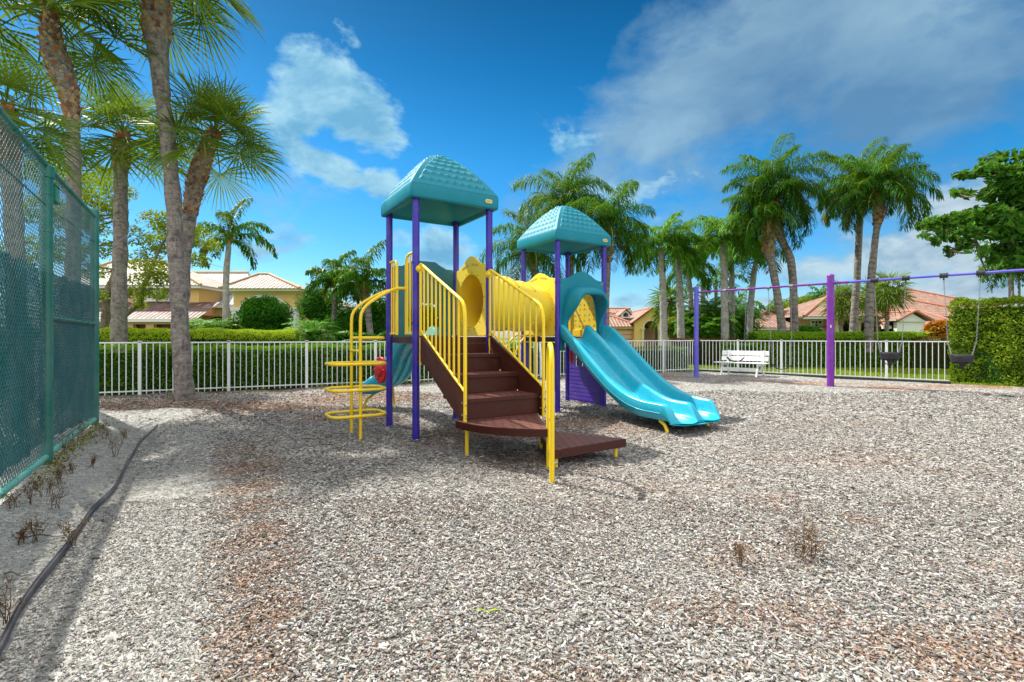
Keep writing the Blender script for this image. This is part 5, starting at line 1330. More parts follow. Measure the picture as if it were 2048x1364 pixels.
# --- left house
h1 = thing('house', (0, 0, 0), 'amber two storey house with buff tiled roofs and a wide arched portico', 'house')
Y = 33.; x0, x1 = HX(470, Y), HX(592, Y)
zc = HZ(579, Y)
o = arch_wall('portico_wall', x0, x1, 0, HZ(588, Y)-.001, Y, HX(489, Y), HX(573, Y), HZ(598, Y), HZ(625, Y), M_wallA, h1, .4, M_trimA, .3)
boxp('cornice', x0-.12, x1+.12, Y-.32, Y+5, HZ(588, Y), zc-.17, M_corn, h1); boxp('fascia', x0-.5, x1+.5, Y-.7, Y+5.4, zc-.168, zc, M_corn, h1)
boxp('pier', x0-.1, HX(486, Y)-.2, Y-.26, Y+.24, 0, HZ(622, Y), M_trimA, h1); boxp('pier', HX(576, Y)+.2, x1+.1, Y-.26, Y+.24, 0, HZ(622, Y), M_trimA, h1)
boxp('capital', x0-.16, HX(486, Y)-.02, Y-.32, Y+.28, HZ(622, Y)+.001, HZ(615, Y), M_trimA, h1); boxp('capital', HX(576, Y)+.02, x1+.16, Y-.32, Y+.28, HZ(622, Y)+.001, HZ(615, Y), M_trimA, h1)
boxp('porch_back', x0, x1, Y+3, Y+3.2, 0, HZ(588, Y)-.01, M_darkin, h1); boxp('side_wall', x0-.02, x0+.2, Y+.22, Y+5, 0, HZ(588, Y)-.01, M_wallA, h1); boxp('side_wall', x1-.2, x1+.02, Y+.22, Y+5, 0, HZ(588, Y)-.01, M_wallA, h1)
mb = MB(); hip(mb, x0-.6, x1+.6, Y-.8, Y+5.4, zc+.002, HZ(549, Y+2.3), .8, 'x', dx=-1.3); finish(mb, 'roof', [M_roofA, M_ridgeA], h1, local=True)
# middle: great pale slope
Y = 36.; xa, xb = HX(352, Y), HX(486, Y); ze = HZ(609, Y); zr = HZ(546, 41.5)
mb = MB(); roof_faces(mb, [[V3(xa, Y, ze), V3(xb, Y, ze), V3(xb-2.6, 41.5, zr), V3(xa-3.4, 41.5, zr)], [V3(xa-3.4, 41.5, zr), V3(xb-2.6, 41.5, zr), V3(xb, 47, ze), V3(xa, 47, ze)], [V3(xb, Y, ze), V3(xb, 47, ze), V3(xb-2.6, 41.5, zr)]]); mb.tube([V3(xa-3.4, 41.5, zr+.05), V3(xb-2.6, 41.5, zr+.05)], .12, seg=8, mi=1)
finish(mb, 'roof', [M_roofW, M_ridgeA], h1, local=True, label='pale white tiled main roof')
boxp('fascia', xa, xb, Y-.05, Y+.1, ze-.24, ze-.01, M_trimA, h1)
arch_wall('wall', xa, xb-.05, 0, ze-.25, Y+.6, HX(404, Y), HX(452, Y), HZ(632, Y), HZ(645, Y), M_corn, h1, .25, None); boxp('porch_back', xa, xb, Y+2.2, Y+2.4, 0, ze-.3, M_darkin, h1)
boxp('column', HX(391, Y), HX(398, Y), Y+.12, Y+.40, 0, ze-.25, M_trimA, h1)
# upper storey left
Y = 34.5; xa, xb = HX(120, Y), HX(398, Y); zt = HZ(572, Y)
boxp('wall', xa, xb, Y, Y+6, 3.0, zt-.2, M_wallP, h1); boxp('wall', HX(382, Y), xb+.02, Y-.03, Y+6.02, HZ(612, Y), zt-.2, M_wallA, h1)
boxp('fascia', xa-.4, xb+.45, Y-.55, Y+6.5, zt-.198, zt, M_trimA, h1)
mb = MB(); hip(mb, xa-.6, xb+.55, Y-.65, Y+6.6, zt+.002, HZ(524, Y+3.3), None, 'x', dx=-1.6); finish(mb, 'roof', [M_roofA, M_ridgeA], h1, local=True)
window(h1, HX(299, Y), HX(352, Y), HZ(597, Y), HZ(576, Y), Y-.01, 1, .12); window(h1, HX(188, Y), HX(212, Y), HZ(592, Y), HZ(574, Y), Y-.01, 0, .12)
# garage wing with low tiled roof
Y = 32.; xa, xb = HX(100, Y), HX(394, Y); ze = HZ(637, Y)
mb = MB(); roof_faces(mb, [[V3(xa, Y, ze), V3(xb, Y, ze), V3(xb, Y+2.52, HZ(604, Y+2.5)), V3(xa, Y+2.52, HZ(604, Y+2.5))]]); finish(mb, 'roof', M_roofC, h1, local=True, label='low dark red tiled garage roof')
boxp('fascia', xa, xb, Y+.02, Y+.16, ze-.22, ze-.015, M_trimA, h1)
boxp('wall', xa, xb, Y+.5, Y+.8, HZ(648, Y), ze-.2, M_wallP, h1)
for a, b in ((100, 172), (205, 252+2), (280, 296), (376, 394)): boxp('pier', HX(a, Y), HX(b, Y), Y+.5, Y+.8, 0, HZ(648, Y)-.001, M_wallP, h1)
boxp('garage_door', xa, xb, Y+1.0, Y+1.1, 0, HZ(648, Y)+.1, M_rust, h1)
# right pavilion
Y = 35.; xa, xb = HX(606, Y), HX(682, Y); ze = HZ(612, Y)
boxp('wall', xa+.3, xb-.2, Y, Y+4.5, 0, ze-.62, M_wallA, h1); boxp('cornice', xa+.15, xb-.05, Y-.15, Y+4.7, ze-.618, ze-.22, M_corn, h1); boxp('fascia', xa, xb, Y-.35, Y+4.8, ze-.218, ze, M_trimA, h1)
mb = MB(); hip(mb, xa-.15, xb+.2, Y-.5, Y+5, ze+.002, HZ(591, Y+1.8), .5, 'x', dx=-.6); mb2 = None
hip(mb, HX(596, 39), HX(650, 39), 38, 43, HZ(612, 38), HZ(583, 40.5), 1.0, 'x'); finish(mb, 'roof', [M_roofA, M_ridgeA], h1, local=True)
window(h1, HX(655, Y), HX(666, Y), HZ(685, Y), HZ(633, Y), Y-.01, 0, .13); window(h1, HX(675, Y), HX(681, Y)-.05, HZ(685, Y), HZ(633, Y), Y-.02, 0, .1)
# --- distant yellow house
h2 = thing('house', (0, 0, 0), 'yellow house with coral tiled roof, arched entrance and beige garage door', 'house'); Y = 44.
xa, xb = HX(1150, Y), HX(1277, Y); ze = HZ(653, Y)
boxp('wall', xa, xb-.2, Y+.4, Y+6, 0, ze-.2, M_wallB, h2); boxp('fascia', xa-.1, xb, Y+.0, Y+6.2, ze-.198, ze, M_wallP, h2)
mb = MB(); hip(mb, xa-.2, xb+.25, Y-.15, Y+7, ze+.002, HZ(622, Y+3.5), None, 'x'); hip(mb, HX(1195, 49), HX(1270, 49), 48, 56, HZ(636, 48), HZ(617, 51.6), None, 'x')
finish(mb, 'roof', [M_roofR, M_ridgeR], h2, local=True)
boxp('garage_door', HX(1236, Y), HX(1265, Y), Y+.32, Y+.42, 0, HZ(660, Y), M_wallP, h2); mb = MB()
for k in range(1, 5): mb.box(((HX(1236, Y)+HX(1265, Y))/2, Y+.31, HZ(660, Y)*k/5), (HX(1265, Y)-HX(1236, Y), .02, .03))
finish(mb, 'door_groove', M_darkin, h2.children[-1], local=True)
gx0, gx1, ga = HX(1268, Y), HX(1335, Y), HZ(620, Y)
o = arch_wall('entrance_wall', gx0, gx1, 0, HZ(645, Y), Y, HX(1287, Y), HX(1314, Y), HZ(642, Y), HZ(655, Y), M_wallB, h2, .4, M_corn, .12)
mb = MB(); M3 = np.stack([V3(1, 0, 0), Z, V3(0, -1, 0)], 1); mb.plate([(gx0, HZ(645, Y)), (gx1, HZ(645, Y)), ((gx0+gx1)/2, ga)], .4, M3, V3(0, Y, 0)); finish(mb, 'gable', M_wallB, h2, local=True)
xm = (gx0+gx1)/2; rz_ = ga+.18; ez = HZ(645, Y)-.06; mb = MB()
roof_faces(mb, [[V3(gx0-.35, Y-.5, ez), V3(xm, Y-.5, rz_), V3(xm, Y+6, rz_), V3(gx0-.35, Y+6, ez)], [V3(xm, Y-.5, rz_), V3(gx1+.35, Y-.5, ez), V3(gx1+.35, Y+6, ez), V3(xm, Y+6, rz_)]]); mb.tube([(xm, Y-.5, rz_), (xm, Y+6, rz_)], .1, seg=8, mi=1)
mb.tube([(gx0-.35, Y-.5, ez), (xm, Y-.5, rz_)], .07, seg=6, mi=1); mb.tube([(gx1+.35, Y-.5, ez), (xm, Y-.5, rz_)], .07, seg=6, mi=1); finish(mb, 'roof', [M_roofR, M_ridgeR], h2, local=True)
boxp('porch_wall', HX(1280, Y), HX(1320, Y), Y+1.6, Y+1.75, 0, HZ(640, Y), M_pink, h2)
d_ = boxp('door', HX(1287, Y)+.05, HX(1305, Y), Y+1.5, Y+1.59, 0, HZ(657, Y), M_wallP, h2); boxp('door_glass', HX(1291, Y), HX(1293, Y), Y+1.46, Y+1.5, .3, HZ(662, Y), M_glass, d_); boxp('door_glass', HX(1296, Y), HX(1298, Y), Y+1.46, Y+1.5, .3, HZ(662, Y), M_glass, d_)
mb = MB(); arc_ = [(HX(1296.5, Y)+.42*math.cos(a)*1.05, HZ(655.5, Y)+.42*math.sin(a)) for a in np.linspace(0, math.pi, 13)]; mb.plate(arc_, .05, M3, V3(0, Y+1.52, 0)); f_ = finish(mb, 'fanlight', M_glass, h2, local=True)
mb = MB()
for a in (0, .7, 1.57, 2.44, 3.14): mb.tube([(HX(1296.5, Y), Y+1.47, HZ(655.5, Y)), (HX(1296.5, Y)+.44*math.cos(a), Y+1.47, HZ(655.5, Y)+.44*math.sin(a))], .02, seg=4)
finish(mb, 'glazing_bar', M_trimA, f_, local=True)
for px in (1284, 1317): mb = MB(); mb.tube([(HX(px, Y), Y-.3, 0), (HX(px, Y), Y-.3, HZ(659, Y))], .11, seg=12); mb.box((HX(px, Y), Y-.3, HZ(658, Y)), (.34, .34, .1)); finish(mb, 'column', M_corn, h2, local=True)
mb = MB(); c_ = V3(HX(1251, 46), 46.0, HZ(629, 46)); mb.plate([(-.42, -.35), (.42, -.35), (.42, .05), (0, .40), (-.42, .05)], 1.4, M3, c_+V3(0, .6, 0)); o = finish(mb, 'dormer', M_trimA, h2, local=True)
mb = MB(); mb.plate([(-.22, -.2), (.22, -.2), (.22, .05), (0, .22), (-.22, .05)], .04, M3, c_-V3(0, .11, 0)); finish(mb, 'pane', M_glass, o, local=True); mb = MB()
roof_faces(mb, [[c_+V3(-.62, -.3, -.06), c_+V3(0, -.3, .52), c_+V3(0, 2.6, .52), c_+V3(-.62, 2.6, -.06)], [c_+V3(0, -.3, .52), c_+V3(.62, -.3, -.06), c_+V3(.62, 2.6, -.06), c_+V3(0, 2.6, .52)]]); finish(mb, 'dormer_roof', M_roofR, o, local=True)
Y = 46.; xa, xb = HX(1322, Y), HX(1402, Y); ze = HZ(653, Y); boxp('wall', xa, xb-.2, Y+.4, Y+6, 0, ze-.2, M_wallB, h2); boxp('fascia', xa, xb, Y, Y+6, ze-.198, ze, M_corn, h2)
mb = MB(); hip(mb, xa-.2, xb+.2, Y-.2, Y+7, ze+.002, HZ(632, Y+3.4), None, 'x'); finish(mb, 'roof', [M_roofR, M_ridgeR], h2, local=True)
window(h2, HX(1344, Y), HX(1356, Y), HZ(673, Y), HZ(659, Y), Y+.38, 0, .1, M_corn); window(h2, HX(1368, Y), HX(1376, Y), HZ(673, Y), HZ(659, Y), Y+.38, 0, .1, M_corn)
# --- small grey gabled house between the trees
h4 = thing('house', (0, 0, 0), 'small pale grey house front glimpsed between the royal palm trunks', 'house'); Y = 48.; xa, xb = HX(1416, Y), HX(1448, Y)
boxp('wall', xa, xb, Y, Y+5, 0, HZ(660, Y), M_wallB, h4); boxp('wall', HX(1426, Y), HX(1440, Y), Y-.3, Y-.01, 0, HZ(662, Y), M_trimA, h4)
mb = MB(); hip(mb, xa-.4, xb+.4, Y-.5, Y+5.5, HZ(660, Y)+.01, HZ(645, Y+2.5), None, 'x'); finish(mb, 'roof', [M_roofR, M_ridgeR], h4, local=True); window(h4, HX(1429, Y), HX(1437, Y), HZ(672, Y), HZ(665, Y), Y-.31, 1, .06)
# --- right hand pink house
h3 = thing('house', (0, 0, 0), 'pink single storey house with a sprawling terracotta roof behind the swings', 'house'); Y = 38.
xa, xb = HX(1508, Y), HX(1640, Y); ze = HZ(655, Y)
boxp('wall', xa+.1, xb, Y+.5, Y+6, 0, ze-.2, M_wallP, h3); boxp('fascia', xa-1.2, xb+.2, Y+.02, Y+6.5, ze-.198, ze, M_trimA, h3)
mb = MB(); hip(mb, xa-1.4, xb+4.5, Y-.1, Y+7.4, ze+.002, HZ(623, Y+3.6), 2.5, 'x')
gd = boxp('garage_door', HX(1511, Y), HX(1584, Y), Y+.42, Y+.52, 0, HZ(658, Y), M_wallP, h3)
for k in range(6): boxp('pane', HX(1514+11.5*k, Y), HX(1521+11.5*k, Y), Y+.39, Y+.43, HZ(665, Y), HZ(661, Y), M_glass, gd)
Y = 37.; xa, xb = HX(1612, Y), HX(1795, Y); ze = HZ(633, Y)
hip(mb, xa-.4, 36.5, Y-.4, Y+9, ze+.002, HZ(590, Y+4), 4.6, 'x')
hip(mb, HX(1668, 36), HX(1762, 36), 35.6, 43, HZ(632, 35.6), HZ(604, 38.5), .4, 'x', dx=1.0)
hip(mb, 28.5, 42.3, 39, 50, HZ(629, 39), HZ(580, 44.5), 2.3, 'x')
hip(mb, HX(1765, 35), HX(1925, 35), 34.5, 41, HZ(652, 34.5), HZ(622, 37.5), 4.2, 'x')
gx0, gx1, gy = HX(1796, 34), HX(1852, 34), 34.; ga = HZ(627, 34); ez = HZ(642, 34); xm = (gx0+gx1)/2
roof_faces(mb, [[V3(gx0-.3, gy-.3, ez), V3(xm, gy-.3, ga+.15), V3(xm, 38, ga+.15), V3(gx0-.3, 38, ez)], [V3(xm, gy-.3, ga+.15), V3(gx1+.3, gy-.3, ez), V3(gx1+.3, 38, ez), V3(xm, 38, ga+.15)]])
for s in (gx0-.3, gx1+.3): mb.tube([(s, gy-.3, ez+.04), (xm, gy-.3, ga+.19)], .09, seg=8, mi=1)
mb.tube([(xm, gy-.3, ga+.17), (xm, 38, ga+.17)], .1, seg=8, mi=1)
finish(mb, 'roof', [M_roofR, M_ridgeR], h3, local=True)
mb = MB(); mb.plate([(gx0, ez-.05), (gx1, ez-.05), (xm, ga)], .3, M3, V3(0, gy+.1, 0)); finish(mb, 'gable', M_trimA, h3, local=True); boxp('wall', gx0, gx1, gy+.1, gy+.4, 0, ez-.06, M_trimA, h3)
boxp('wall', gx1, HX(1925, 35), 35.0, 35.3, 0, HZ(653, 34.5)-.05, M_wallP, h3); boxp('fascia', gx1, HX(1930, 34.6), 34.55, 34.7, HZ(656, 34.5)-.05, HZ(652, 34.5)-.01, M_trimA, h3); boxp('fascia', HX(1765, 34.6), gx0, 34.55, 34.7, HZ(656, 34.5)-.05, HZ(652, 34.5)-.01, M_trimA, h3)
boxp('fascia', xa-.3, xb+2, Y-.32, Y-.2, ze-.2, ze-.01, M_trimA, h3); boxp('soffit', xa-.3, xb+2, Y-.19, Y+1.2, ze-.12, ze-.02, M_trimA, h3)
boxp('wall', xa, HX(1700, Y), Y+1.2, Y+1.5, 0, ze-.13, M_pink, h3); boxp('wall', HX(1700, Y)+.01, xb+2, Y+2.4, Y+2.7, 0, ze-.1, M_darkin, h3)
window(h3, HX(1641, Y), HX(1662, Y), HZ(663, Y), HZ(641, Y), Y+1.18, 2, .1, M_trimA, True, 4); window(h3, HX(1689, Y), HX(1697, Y), HZ(668, Y), HZ(645, Y), Y+1.18, 0, .08)
for px in (1672, 1717, 1755): 
    mb = MB(); x = HX(px, Y-.0); mb.tube([(x, Y-.0, 0), (x, Y, HZ(645, Y))], .17, seg=14); mb.box((x, Y, HZ(643.5, Y)), (.5, .42, .12)); mb.box((x, Y, HZ(641.6, Y)), (.62, .46, .08))
    finish(mb, 'column', M_corn, h3, local=True)
for a, b in ((1675, 1714), (1720, 1752), (1758, 1792)):
    x0, x1 = HX(a, Y), HX(b, Y); cx_ = (x0+x1)/2; r = (x1-x0)/2; zs = HZ(641, Y)+.0; zt = ze-.21; arc_ = [(cx_+r*math.cos(t_), zs+(zt-zs-.05)*math.sin(t_)) for t_ in np.linspace(0, math.pi, 17)]
    mb = MB(); mb.plate([(x0, zt), (x0, zs)]+arc_[::-1][1:9]+[(cx_, zt)], .25, M3, V3(0, Y, 0)); mb.plate([(cx_, zt)]+arc_[::-1][8:16]+[(x1, zs), (x1, zt)], .25, M3, V3(0, Y, 0)); finish(mb, 'arch', M_corn, h3, local=True)
# --- parked car mostly hidden by the low hedge
Y = 33.; car = thing('parked_car', (HX(1498, Y), Y, 0), 'dark blue car parked in front of the pink house garage', 'car'); ox = V3(HX(1498, Y), Y, 0)
def carsec(x, zt, zb=.28, w=.86, rf=None): return [ox+V3(x, -w, zb), ox+V3(x, -w-.03, .55), ox+V3(x, -w, zt-.08), ox+V3(x, -w*.9, zt), ox+V3(x, w*.9, zt), ox+V3(x, w, zt-.08), ox+V3(x, w+.03, .55), ox+V3(x, w, zb)]
mb = MB(); mb.loft([carsec(-2.15, .62, .4, .70), carsec(-2.05, .85), carsec(-1.2, .93), carsec(0, .96), carsec(1.1, .95), carsec(1.95, .98), carsec(2.15, .9, .35, .78)], cap0=True, cap1=True)
o = finish(mb, 'body', M_car, car)
mb = MB(); mb.loft([[ox+V3(x, -w, .93), ox+V3(x+dx, -w*.8, z), ox+V3(x+dx, w*.8, z), ox+V3(x, w, .93)] for x, dx, w, z in ((-1.1, 0, .8, .95), (-.35, 0, .8, 1.40), (.3, 0, .8, 1.46), (1.0, 0, .8, 1.40), (1.75, 0, .78, .98))], cap0=True, cap1=True); finish(mb, 'window', M_glass, car)
mb = MB(); mb.loft([[ox+V3(x, -.62, z), ox+V3(x, -.6, z+.05), ox+V3(x, .6, z+.05), ox+V3(x, .62, z)] for x, z in ((-.45, 1.39), (.3, 1.46), (1.05, 1.40))], cap0=True, cap1=True); finish(mb, 'roof', M_car, car)
for x in (-1.35, 1.35):
    for y in (-.86, .86): mb = MB(); c_ = ox+V3(x, y, .33); mb.tube([c_-V3(0, .1, 0), c_+V3(0, .1, 0)], .33, seg=20, smooth=False); wv = finish(mb, 'wheel', M_black, car); mb = MB(); mb.tube([c_-V3(0, .105, 0), c_+V3(0, .105, 0)], .19, seg=14, smooth=False); finish(mb, 'rim', M_steel, wv, local=True)
def rebase(t, x, y):
    for c in t.children: c.location = (c.location[0]-x, c.location[1]-y, c.location[2])
    t.location = (x, y, 0); t['_base'] = [x, y, 0]
rebase(h1, -16, 33); rebase(h2, 12, 44); rebase(h3, 27, 37); rebase(h4, 20, 48)
# ------------------------------------------------------------------ palms on the left
sabal([(312,-112,46),(311,-50,50),(313,10,58),(314,60,62),(317,108,46),(326,200,34),(338,300,34),(348,420,34),(353,520,34),(359,640,36),(366,740,38),(371,800,42),(372,813,44)], 10.6,
      'tall fan palm standing alone inside the fence, nearest to the climbing frame', R=1.35, pet=1.1, nf=28, boot=(0, .22), seed=3, top_el=75, low_el=-32, tint0=.34)
sabal([(430,262,20),(417,290,32),(404,325,40),(391,370,38),(382,420,30),(372,500,26),(367,600,25),(366,700,26),(368,790,28)], 11.3,
      'fan palm with orange brown boots leaning out from behind the tall nearest palm', R=1.02, pet=.80, nf=29, boot=(0, .34), seed=5, top_el=85, low_el=-8, nseg=38, tint0=.34)
sabal([(246,268,18),(245,290,34),(243,320,36),(242,350,30),(242,430,31),(240,520,32),(239,600,34),(239,670,36),(240,745,38)], 13.6,
      'fan palm with a straight speckled trunk rising from the bright hedge', R=1.3, pet=1.0, nf=24, boot=(0, .16), seed=8, top_el=85, low_el=-15, tint0=.34)
sabal([(96,10,24),(100,45,36),(104,85,52),(118,130,58),(134,175,48),(143,225,32),(146,300,32),(147,400,33),(146,560,34),(146,760,38),(146,850,40)], 9.6,
      'fan palm with a bulging reddish boot section, rising behind the chain link fence', R=1.25, pet=.95, nf=25, boot=(0, .30), seed=12, top_el=75, low_el=-15, tint0=.34)
sabal([(12,212,26),(14,232,40),(16,265,42),(22,340,44),(28,450,42),(32,600,42),(35,900,46)], 7.6,
      'leftmost fan palm, dark trunk seen only through the chain link mesh', R=.72, pet=.55, nf=17, boot=(0, .18), seed=17, top_el=80, low_el=-25, tint0=.34)
queen([(459,468,9),(457,500,11),(453,540,13),(452,600,13),(451,680,14),(451,712,16)], 30, 'lone feather palm in front of the amber house roof', L=3.0, nf=13, seed=21, ll=0.73, hang=1.22, w=.09, n=45, droop=2.1, low_el=0, boot=.1, tint0=.42, barkm=M_barkr)
queen([(671,556,8),(670,590,10),(668,640,11),(667,700,12)], 24, 'bushy feather palm with a small top, left of the taller one beside the tower', L=1.6, nf=15, seed=22, ll=0.69, hang=1.22, w=.07, n=45, droop=2.0, low_el=5, tint0=.45)
queen([(727,562,14),(729,585,20),(735,620,14),(742,680,14),(745,715,16)], 22, 'feather palm with an upright spear, just left of the nearer teal roofed tower', L=2.0, nf=15, seed=23, ll=0.65, hang=1.08, w=.065, n=48, droop=1.9, low_el=5, tint0=.42, boot=.3)
mbx = None
# ------------------------------------------------------------------ palms behind the towers
queen([(1218,452,12),(1217,470,17),(1217,500,19),(1216,525,12),(1213,600,12),(1212,720,13)], 19, 'feather palm with a dark boot collar just right of the farther teal roof', L=2.21, nf=22, seed=31, ll=0.83, hang=1.04, w=.034, n=70, droop=2.0, boot=.30)
queen([(1062,492,16),(1064,505,22),(1067,530,18),(1071,560,13),(1074,640,13),(1074,730,14)], 19.5, 'feather palm rising behind the yellow tunnel, left of the farther tower', L=2.35, nf=22, seed=32, ll=0.83, hang=1.04, w=.034, n=70, droop=2.0, boot=.2, tint0=.42)
queen([(1133,402,10),(1136,440,12),(1141,500,11),(1143,600,11),(1144,720,13)], 21, 'tallest feather palm directly behind the farther teal roof', L=2.54, nf=24, seed=33, ll=0.90, hang=1.04, w=.034, n=70, droop=2.0, boot=.12)
# ------------------------------------------------------------------ royal palm row
royal([(1322,492,12),(1323,510,13),(1326,590,14),(1328,700,16)], 26, 'leftmost royal palm of the row, beside the arched yellow house', L=2.38, nf=14, seed=41, shaft=1.0)
royal([(1354,495,11),(1356,515,12),(1360,590,14),(1363,710,17)], 27, 'royal palm with a stained brown streak down its lower trunk', L=2.18, nf=13, seed=42, shaft=1.1)
royal([(1375,530,9),(1377,548,10),(1381,600,11),(1385,710,12)], 31, 'shorter royal palm with drooping brownish fronds, just left of the blue violet swing post', L=2.09, nf=12, seed=43, shaft=.8, low_el=-20)
royal([(1405,500,8),(1406,540,9),(1406,600,10),(1406,710,11)], 33, 'slender royal palm with a bright green shaft right of the blue violet swing post', L=2.75, nf=13, seed=44, shaft=1.6)
royal([(1447,480,13),(1448,500,14),(1449,600,15),(1451,712,17)], 25, 'thick pale royal palm above the white bench', L=2.47, nf=16, seed=45, shaft=1.2)
royal([(1463,478,9),(1463,500,11),(1464,600,11),(1465,712,12)], 29, 'royal palm trunk half hidden close behind the thick pale one', L=2.38, nf=13, seed=46, shaft=1.1)
royal([(1513,515,8),(1508,545,12),(1501,620,13),(1498,715,14)], 28, 'leaning royal palm with a yellow green shaft in front of the garage', L=2.09, nf=12, seed=47, shaft=1.1, low_el=15)
queen([(1532,430,12),(1536,470,20),(1538,505,22),(1544,530,15),(1553,580,16),(1562,640,17),(1567,705,19)], 23, 'darker booted feather palm, left of the crossing pair', L=2.20, nf=18, seed=51, ll=0.78, w=.036, n=76, boot=.3, bootn=40)
queen([(1547,372,10),(1549,400,14),(1552,430,21),(1556,460,22),(1566,485,16),(1580,515,17),(1586,560,16),(1588,620,16),(1590,705,18)], 23.4, 'bent feather palm with an orange crown base, right of the crossing pair', L=2.73, nf=28, seed=52, ll=0.88, w=.036, n=85, boot=.26, droop=1.9, bootn=40, hang=1.15, tint0=.2)
queen([(1720,368,14),(1721,400,15),(1718,470,14),(1714,560,15),(1708,640,17),(1706,705,19)], 24, 'tall dark trunked feather palm right of the thick purple swing post', L=2.55, nf=26, seed=53, ll=0.88, w=.036, n=81, boot=.1, hang=1.15, tint0=.2)
queen([(1756,372,9),(1757,395,12),(1758,420,20),(1757,438,19),(1753,460,14),(1745,530,16),(1740,600,18),(1736,705,22)], 22, 'rightmost tall feather palm with a reddish boot collar', L=2.38, nf=24, seed=54, ll=0.83, w=.036, n=81, boot=.25, hang=1.09, bootn=40, tint0=.28)
for k, (px, py, Y, s, lb) in enumerate(((1683,592,30,9,'squat fan palm in front of the pink house roof, left of the dark tall trunk'), (1742,590,31,10,'squat fan palm behind the pale ringed trunk in front of the pink house'), (1775,572,29,9,'fan palm with a reddish trunk in front of the pink house gable'))):
    sabal([(px,py,s*.7),(px+(4 if k == 1 else 0),py+14,s*1.2),(px-1,py+50,s),(px-2,712,s)], Y, lb, R=.95, pet=.6, nf=30, boot=(0, .5), seed=60+k, top_el=80, low_el=-50, nseg=20, tint0=.45)
for k, (px, pt, lb) in enumerate(((2018,520,'far palm trunk leftmost of three below the swing beam'), (2024,530,'far palm with an orange collar, middle of three below the swing beam'), (2037,528,'far palm with a ringed trunk, rightmost of three below the swing beam'))):
    queen([(px,pt,6),(px+1,pt+30,6),(px+2,640,6),(px+2,700,7)], 34+k, lb, L=2.4, nf=14, seed=70+k, ll=.7, w=.09, n=22, boot=.1)
sabal([(1341,598,8),(1342,610,9),(1343,700,9)], 36, 'small distant fan palm above the arched yellow house', R=1.4, pet=.8, nf=26, boot=(0, .3), seed=77, nseg=20)
for k, (px, py, Y, L, lb) in enumerate(((1432,560,38,2.6,'feathery palm top behind the thick pale royal palm'), (1480,612,42,2.3,'small dark palm silhouette left of the leaning royal palm'), (1535,628,42,2.0,'small dark palm just above the garage roof'), (1643,592,50,1.6,'tiny far palm tip beside the thick purple swing post'))):
    queen([(px,py,6),(px,py+40,7),(px,705,7)], Y, lb, L=L, nf=14, seed=80+k, ll=.7, w=.1, n=20, boot=0, mat=M_queen, name='small_palm')
# ------------------------------------------------------------------ bushes, cycads and shrubs
def S_(px, py, Y): return V3(wx(px, Y), Y, wz(py, Y))
shrub('round_shrub', S_(527, 640, 28), (1.42, 1.3, 1.28), 'rounded dark green shrub in front of the arched portico', M_bush, 6500, .17, .30, seed=91, lumps=12)
o = shrub('shrub', S_(480, 668, 27.6), (.8, .7, .7), 'small yellow green shrub at the foot of the lone feather palm', M_hedgelt, 1200, .14, .4, seed=92)
rosette('cycad', (wx(628, 22), 22, 0), 'large cycad with arching dark green leaves beside the bright hedge end', M_bush, L=1.6, nf=70, ll=.32, seed=93, hang=.35, el0=85, el1=-30, droop=1.6, stem=1.25, n=30, w=.035, trunk_r=.22)
for k, (px, Y, L, h, lb) in enumerate(((404, 26, 1.9, 1.35, 'silvery arching palm clump right of the tall fan palm trunk'), (434, 27, 2.0, 1.4, 'bright green arching palm clump under the lone feather palm'), (464, 26, 1.4, .95, 'low green palm clump left of the dark round shrub'))):
    rosette('palm_clump', (wx(px, Y), Y, 0), lb, M_royal, L=L, nf=34, ll=.42, seed=95+k, hang=.5, el0=85, el1=10, droop=1.9, stem=h, n=26, w=.05, tint0=.6 if k else .75)
for k, (px, py, Y, rad, n_, mt, lb) in enumerate(((640,612,27,(1.3,1.0,1.2),1900,M_bush,'leafy green bush behind the small tiled pavilion'), (700,655,24.5,(1.2,.9,1.0),1900,M_bush,'dense bush under the two feather palms left of the tower'), (765,645,25,(1.2,.9,1.3),2200,M_bush,'tall dark bush behind the left tower posts'),
        (828,648,26,(1.6,1,1.3),2200,M_bush,'green bush seen through the tower stair rails'))):
    shrub('bush', S_(px, py, Y), rad, lb, mt, n_, .16, .3, seed=100+k, cat='bush')
rosette('palm_clump', (wx(742, 20), 20, 0), 'brownish multi stemmed palm clump beside the loop climber', M_queen, L=1.7, nf=30, ll=.5, seed=105, hang=.7, el0=88, el1=30, droop=1.7, stem=.6, n=26, w=.05, tint0=.4)
for k, (px, py, Y, L, lb) in enumerate(((1395,625,30,1.6,'bright green palm clump just right of the blue violet swing post'), (1422,612,31,1.9,'tall green palm clump between two royal palm trunks'), (1386,640,29,1.3,'low bright green palm clump behind the blue violet swing post'), (1478,632,31,1.6,'dark green palm clump left of the leaning royal palm'), (1438,640,29,1.4,'palm clump with dark slanted stems over the bench'), (1412,650,28.5,1.1,'yellow green small palm over the red brown hedge'))):
    z = wz(py, Y); rosette('palm_clump', (wx(px, Y), Y, 0), lb, M_royal, L=L, nf=34, ll=.42, seed=110+k, hang=.45, el0=85, el1=-10, droop=1.8, stem=max(.4, z-.5), n=24, w=.065, tint0=.25+.05*k, trunk_r=.09, group='palm clumps by the bench')
